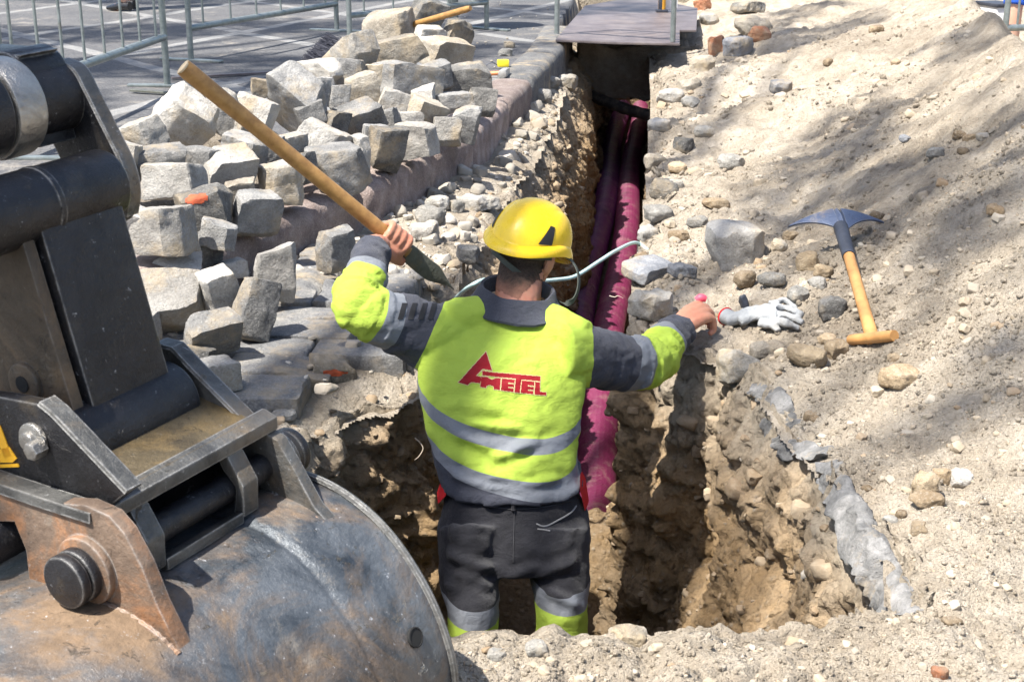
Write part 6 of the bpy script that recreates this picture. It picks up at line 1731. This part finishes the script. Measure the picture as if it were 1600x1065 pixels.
# litter bin on a post, seen only by its rounded bottom
M['bin'] = plain("dark_bin_metal", (0.06, 0.06, 0.065), .5, .3, .3)
bp_ = at(709, 46, .12); bn = tag(empty("litter_bin", tuple(bp_)), "dark round bottomed litter bin on a grey post behind the heap", "litter bin")
bt = bp_ + np.array([0.10, 0.06, 0.34]); an = np.linspace(0, 2 * math.pi, 40, endpoint=False)
tpart(MB().add(*loft([bt + np.stack([np.cos(an) * r_, np.sin(an) * r_, 0 * an + z_], 1) for r_, z_ in ((.05, 0), (.16, .008), (.22, .03), (.245, .07), (.25, .5), (.26, .51), (.24, .52), (.23, .1))])), "bowl", M['bin'], None, bn)
tpart(MB().add(*cyl(bp_, bp_ + [0, 0, 1.0], .038, 20, bev=.004)), "post", M['galv'], None, bn)
# striped post on the plate and objects beyond
M['amber'] = plain("amber_plastic", (0.75, 0.36, 0.03), .5, 0, .15)
pp = at(1034, 19, .156); ps = tag(empty("hazard_post", tuple(pp)), "amber and black hazard post with a white board on the steel plate", "hazard post")
tpart(MB().add(*cyl(pp + [0, 0, .02], pp + [0, 0, .9], .032, 16)), "tube", M['amber'], None, ps)
tpart(MB().add(*box(pp + [-.014, -.002, .07], (.035, .06, .13), None, .004)).add(*box(pp + [0, 0, .012], (.10, .10, .022), None, .004)), "foot", M['grip'], None, ps)
M['white'] = plain("white_board", (0.75, 0.76, 0.76), .5, 0, .05)
tpart(MB().add(*box(pp + [.085, .05, .28], (.11, .012, .50), None, .003)), "board", M['white'], None, ps)
wc = atd(1556, 22, 10.2); cr = tag(empty("crate", tuple(wc)), "white plastic box beyond the crest of the sand heap", "box")
tpart(MB().add(*box(wc + [0, 0, -.05], (.16, .3, .22), rotm(12), .01)), "body", M['white'], None, cr); tpart(MB().add(*box(wc + [0, 0, .07], (.18, .32, .025), rotm(12), .006)), "lid", M['grip'], None, cr)

# ---------------------------------------------------------------- two passers by, seen only by their legs
M['skin2'] = skin_mat("skin_light", (0.60, 0.36, 0.26), (0.62, 0.32, 0.22)); M['shoe'] = plain("black_shoe", (0.012, 0.012, 0.014), .3, 0, .2); M['denim'] = fabric("dark_denim", (0.035, 0.045, 0.075), .9); M['blue_cl'] = fabric("blue_cloth", (0.03, 0.11, 0.55), .85, (.05, .1, .3), .2); M['shirt'] = fabric("pale_shirt", (0.5, 0.52, 0.55))
def passer(pos, yaw, lab, hem, cloth, stride=0.0, shoe='shoe'):
    Rm = rotm(yaw); X = lambda x, y, z: np.array(pos) + Rm @ np.array([x, y, z])
    mb = MB(); legs = []
    for s in (-1, 1):
        hp_, kn, an_ = X(.09 * s, 0, .90), X(.10 * s, .02 + stride * s * .5, .48), X(.10 * s, -.02 + stride * s, .09)
        legs.append((hp_, kn, an_)); mb.add(*limb([hp_, hp_ * .5 + kn * .5, kn, kn * .6 + an_ * .4, an_], [.085, .072, .056, .052, .036], 26)); mb.add(*limb([an_ + Rm @ [0, -.04, -.04], an_ + Rm @ [0, .07, -.055], an_ + Rm @ [0, .15, -.065]], [.034, .036, .024], 12))
        mb.add(*limb([X(.20 * s, 0, 1.42), X(.25 * s, 0, 1.14), X(.25 * s, .06, .88)], [.05, .042, .03], 20)); mb.add(*ell(X(.25 * s, .07, .81), (.022, .03, .05)))
        for k_ in range(4): mb.add(*limb([X(.25 * s, .05 + k_ * .014, .78), X(.25 * s, .055 + k_ * .015, .745), X(.245 * s, .06 + k_ * .014, .715)], [.009, .009, .007], 8, 8))
        mb.add(*limb([X(.235 * s, .08, .83), X(.22 * s, .105, .79), X(.22 * s, .11, .755)], [.012, .010, .008], 8, 8))
    mb.add(*limb([X(0, 0, .85), X(0, 0, 1.0), X(0, 0, 1.2), X(0, 0, 1.38), X(0, 0, 1.46)], [(.16, .11), (.15, .105), (.165, .11), (.18, .10), (.07, .06)], 30, 26, (0, 1, 0)))
    mb.add(*limb([X(0, 0, 1.42), X(0, .01, 1.55)], [.055, .055], 8)); mb.add(*ell(X(0, .02, 1.64), (.075, .095, .115))); mb.add(*ell(X(0, .115, 1.63), (.012, .018, .02)))
    me = remesh(mb, .009, 3); me.polygons.foreach_set("use_smooth", np.ones(len(me.polygons), bool)); o = tag(link("person", me, M['skin2']), lab, "person")
    mb = MB()
    for hp_, kn, an_ in legs:
        pts = [hp_, hp_ * .5 + kn * .5, kn]; rr = [.098, .086, .078]
        if hem < .4: pts += [kn * .6 + an_ * .4, an_ + np.array([0, 0, hem])]; rr += [.072, .066]
        mb.add(*limb(pts, rr, 24))
    mb.add(*limb([X(0, 0, .80), X(0, 0, .92), X(0, 0, 1.02)], [(.15, .12), (.175, .125), (.16, .115)], 12, 26, (0, 1, 0)))
    me = remesh(mb, .01, 3); V = verts(me); setv(me, V + normals(me) * (0.005 * fbm(V * 9, 5, 3))[:, None]); me.polygons.foreach_set("use_smooth", np.ones(len(me.polygons), bool)); link("trousers" if hem < .4 else "shorts", me, cloth, o)
    mb = MB().add(*limb([X(0, 0, .96), X(0, 0, 1.2), X(0, 0, 1.40), X(0, 0, 1.45)], [(.175, .125), (.18, .125), (.19, .115), (.09, .08)], 24, 26, (0, 1, 0)))
    for s in (-1, 1): mb.add(*limb([X(.17 * s, 0, 1.40), X(.22 * s, 0, 1.30), X(.25 * s, 0, 1.15)], [.07, .06, .056], 12))
    me = remesh(mb, .011, 3); me.polygons.foreach_set("use_smooth", np.ones(len(me.polygons), bool)); link("shirt", me, M['shirt'], o)
    for hp_, kn, an_ in legs:
        mb = MB().add(*limb([an_ + Rm @ [0, -.07, -.045], an_ + Rm @ [0, .02, -.045], an_ + Rm @ [0, .10, -.058], an_ + Rm @ [0, .19, -.068]], [(.034, .04), (.043, .038), (.044, .03), (.028, .018)], 20, 18, (0, 0, 1))); mb.build("shoe", M[shoe], o)
p = at(196, 16, .12); passer((p[0], p[1], .12), 62, "passer by in black shoes and dark trousers walking on the pavement", .06, M['denim'], .06)
p = atd(1598, 40, 9.6); passer((p[0] + .05, p[1], tz(p[0], p[1]) * 0.5 - 0.02), 150, "passer by in long blue shorts behind the crest of the sand heap", .5, M['blue_cl'], .10)

# ---------------------------------------------------------------- street trees whose crowns shade the pavement and the heap
t = NT("leaf"); g = t.n("ShaderNodeNewGeometry"); c = t.ramp(g.outputs["Random Per Island"], [(0, (.035, .075, .018)), (.5, (.06, .12, .028)), (1, (.09, .15, .04))]); M['leaf'] = t.done(c, .6, 0, .3)
M['bark'] = plain("plane_bark", (0.22, 0.19, 0.14), .9, 0, .4, 6, .01, 30)
Ls = np.array(SUN)
def shade_tree(trunk, H_, spots, label, seed):
    r = np.random.default_rng(seed); tr_ = tag(empty("plane_tree", (trunk[0], trunk[1], .12)), label, "tree")
    top = np.array([trunk[0], trunk[1], H_ * .55]); mb = MB(); base_ = np.array([trunk[0], trunk[1], 0.1])
    mb.add(*limb([base_, base_ * .6 + top * .4 + [.05, .03, 0], top], [.26, .19, .15], 16, 16))
    Vs, Fs, n = [], [], 0
    for (g, hgt, ra, rb, ang, dn) in spots:
        c = np.array(g) - Ls * (hgt / -Ls[2])
        mid_ = top * .45 + c * .55 + np.array([0, 0, .3]); mb.add(*limb([top, mid_, c], [.075, .04, .014], 16, 8))
        A = rotm(ang); N = int(dn * ra * rb * 800)
        q_ = r.normal(size=(N, 3)); q_ /= np.linalg.norm(q_, axis=1)[:, None]; q_ *= r.uniform(0, 1, (N, 1)) ** .38; q_ = q_ * [ra, rb, .45]
        q_ += 0.16 * np.stack([fbm(q_ * 2.5 + seed, k, 2) for k in (1, 2, 3)], 1); P = c + q_ @ A.T
        s = r.uniform(.05, .085, N); a = r.normal(size=(N, 3)); a /= np.linalg.norm(a, axis=1)[:, None]; b = np.cross(a, r.normal(size=(N, 3))); b /= np.linalg.norm(b, axis=1)[:, None]
        Vq = np.stack([P + a * s[:, None], P + b * s[:, None] * .7, P - a * s[:, None], P - b * s[:, None] * .7], 1); Vs.append(Vq.reshape(-1, 3)); Fs.append(np.arange(4 * N).reshape(-1, 4) + n); n += 4 * N
    o = mb.build("trunk", M['bark'], None); o.data.transform(Matrix.Translation(-Vector(tr_.location))); o.parent = tr_
    me = mesh(np.concatenate(Vs), np.concatenate(Fs), False); me.transform(Matrix.Translation(-Vector(tr_.location))); link("crown", me, M['leaf'], tr_)
def gz_(u, v): p = hit(u, v); return (p[0], p[1], p[2])
mound_spots = [(gz_(1180, 70), 13.0, 0.99, 0.43, 62, 0.95), (gz_(1290, 55), 13.0, 0.88, 0.41, 58, 0.85), (gz_(1330, 205), 12.5, 0.83, 0.32, 60, 1.04), (gz_(1260, 262), 12.5, 0.61, 0.29, 58, 0.95), (gz_(1480, 265), 12.7, 0.83, 0.41, 62, 0.85), (gz_(1340, 325), 12.3, 0.68, 0.26, 56, 0.66), (gz_(1560, 330), 12.5, 0.55, 0.32, 62, 0.66), (gz_(1230, 340), 12.3, 0.35, 0.20, 50, 0.76),
               (gz_(1530, 60), 13.0, 0.66, 0.32, 75, 0.95), (gz_(1560, 600), 12.0, 0.29, 0.23, 50, 0.85), (gz_(1440, 640), 12.0, 0.24, 0.14, 50, 0.66), (gz_(1120, 180), 12.5, 0.55, 0.17, 65, 0.57), (gz_(1420, 410), 12.0, 0.28, 0.14, 50, 0.57), (gz_(1250, 15), 13.0, 0.99, 0.43, 60, 0.85)]
shade_tree((-4.6, -1.2), 13.0, mound_spots, "plane tree standing left of the camera, its branches shading the sand heap", 3)
pav_spots = [((-2.4, 9.2, .12), 12.0, 1.2, .55, 15, 1.5), ((-1.3, 8.6, .12), 12.1, .9, .5, 10, 1.5), ((-3.6, 11.0, .12), 12.5, 1.5, .8, 10, 1.5), ((-1.6, 11.6, .12), 12.5, 1.5, .7, 0, 1.4), ((-.4, 9.9, .12), 12.1, .8, .5, 30, 1.4), ((.1, 13.0, .12), 12.7, 1.6, .8, 0, 1.1), ((-3.0, 14.5, .12), 13.0, 2.0, 1.0, 0, 1.3), ((-2.9, 7.4, .12), 11.7, .8, .5, 30, 1.5), ((-5.5, 9.5, .12), 12.0, 1.4, 1.0, 0, 1.3)]
shade_tree((-6.4, 6.2), 12.5, pav_spots, "plane tree on the pavement side whose crown shades the barriers", 9)
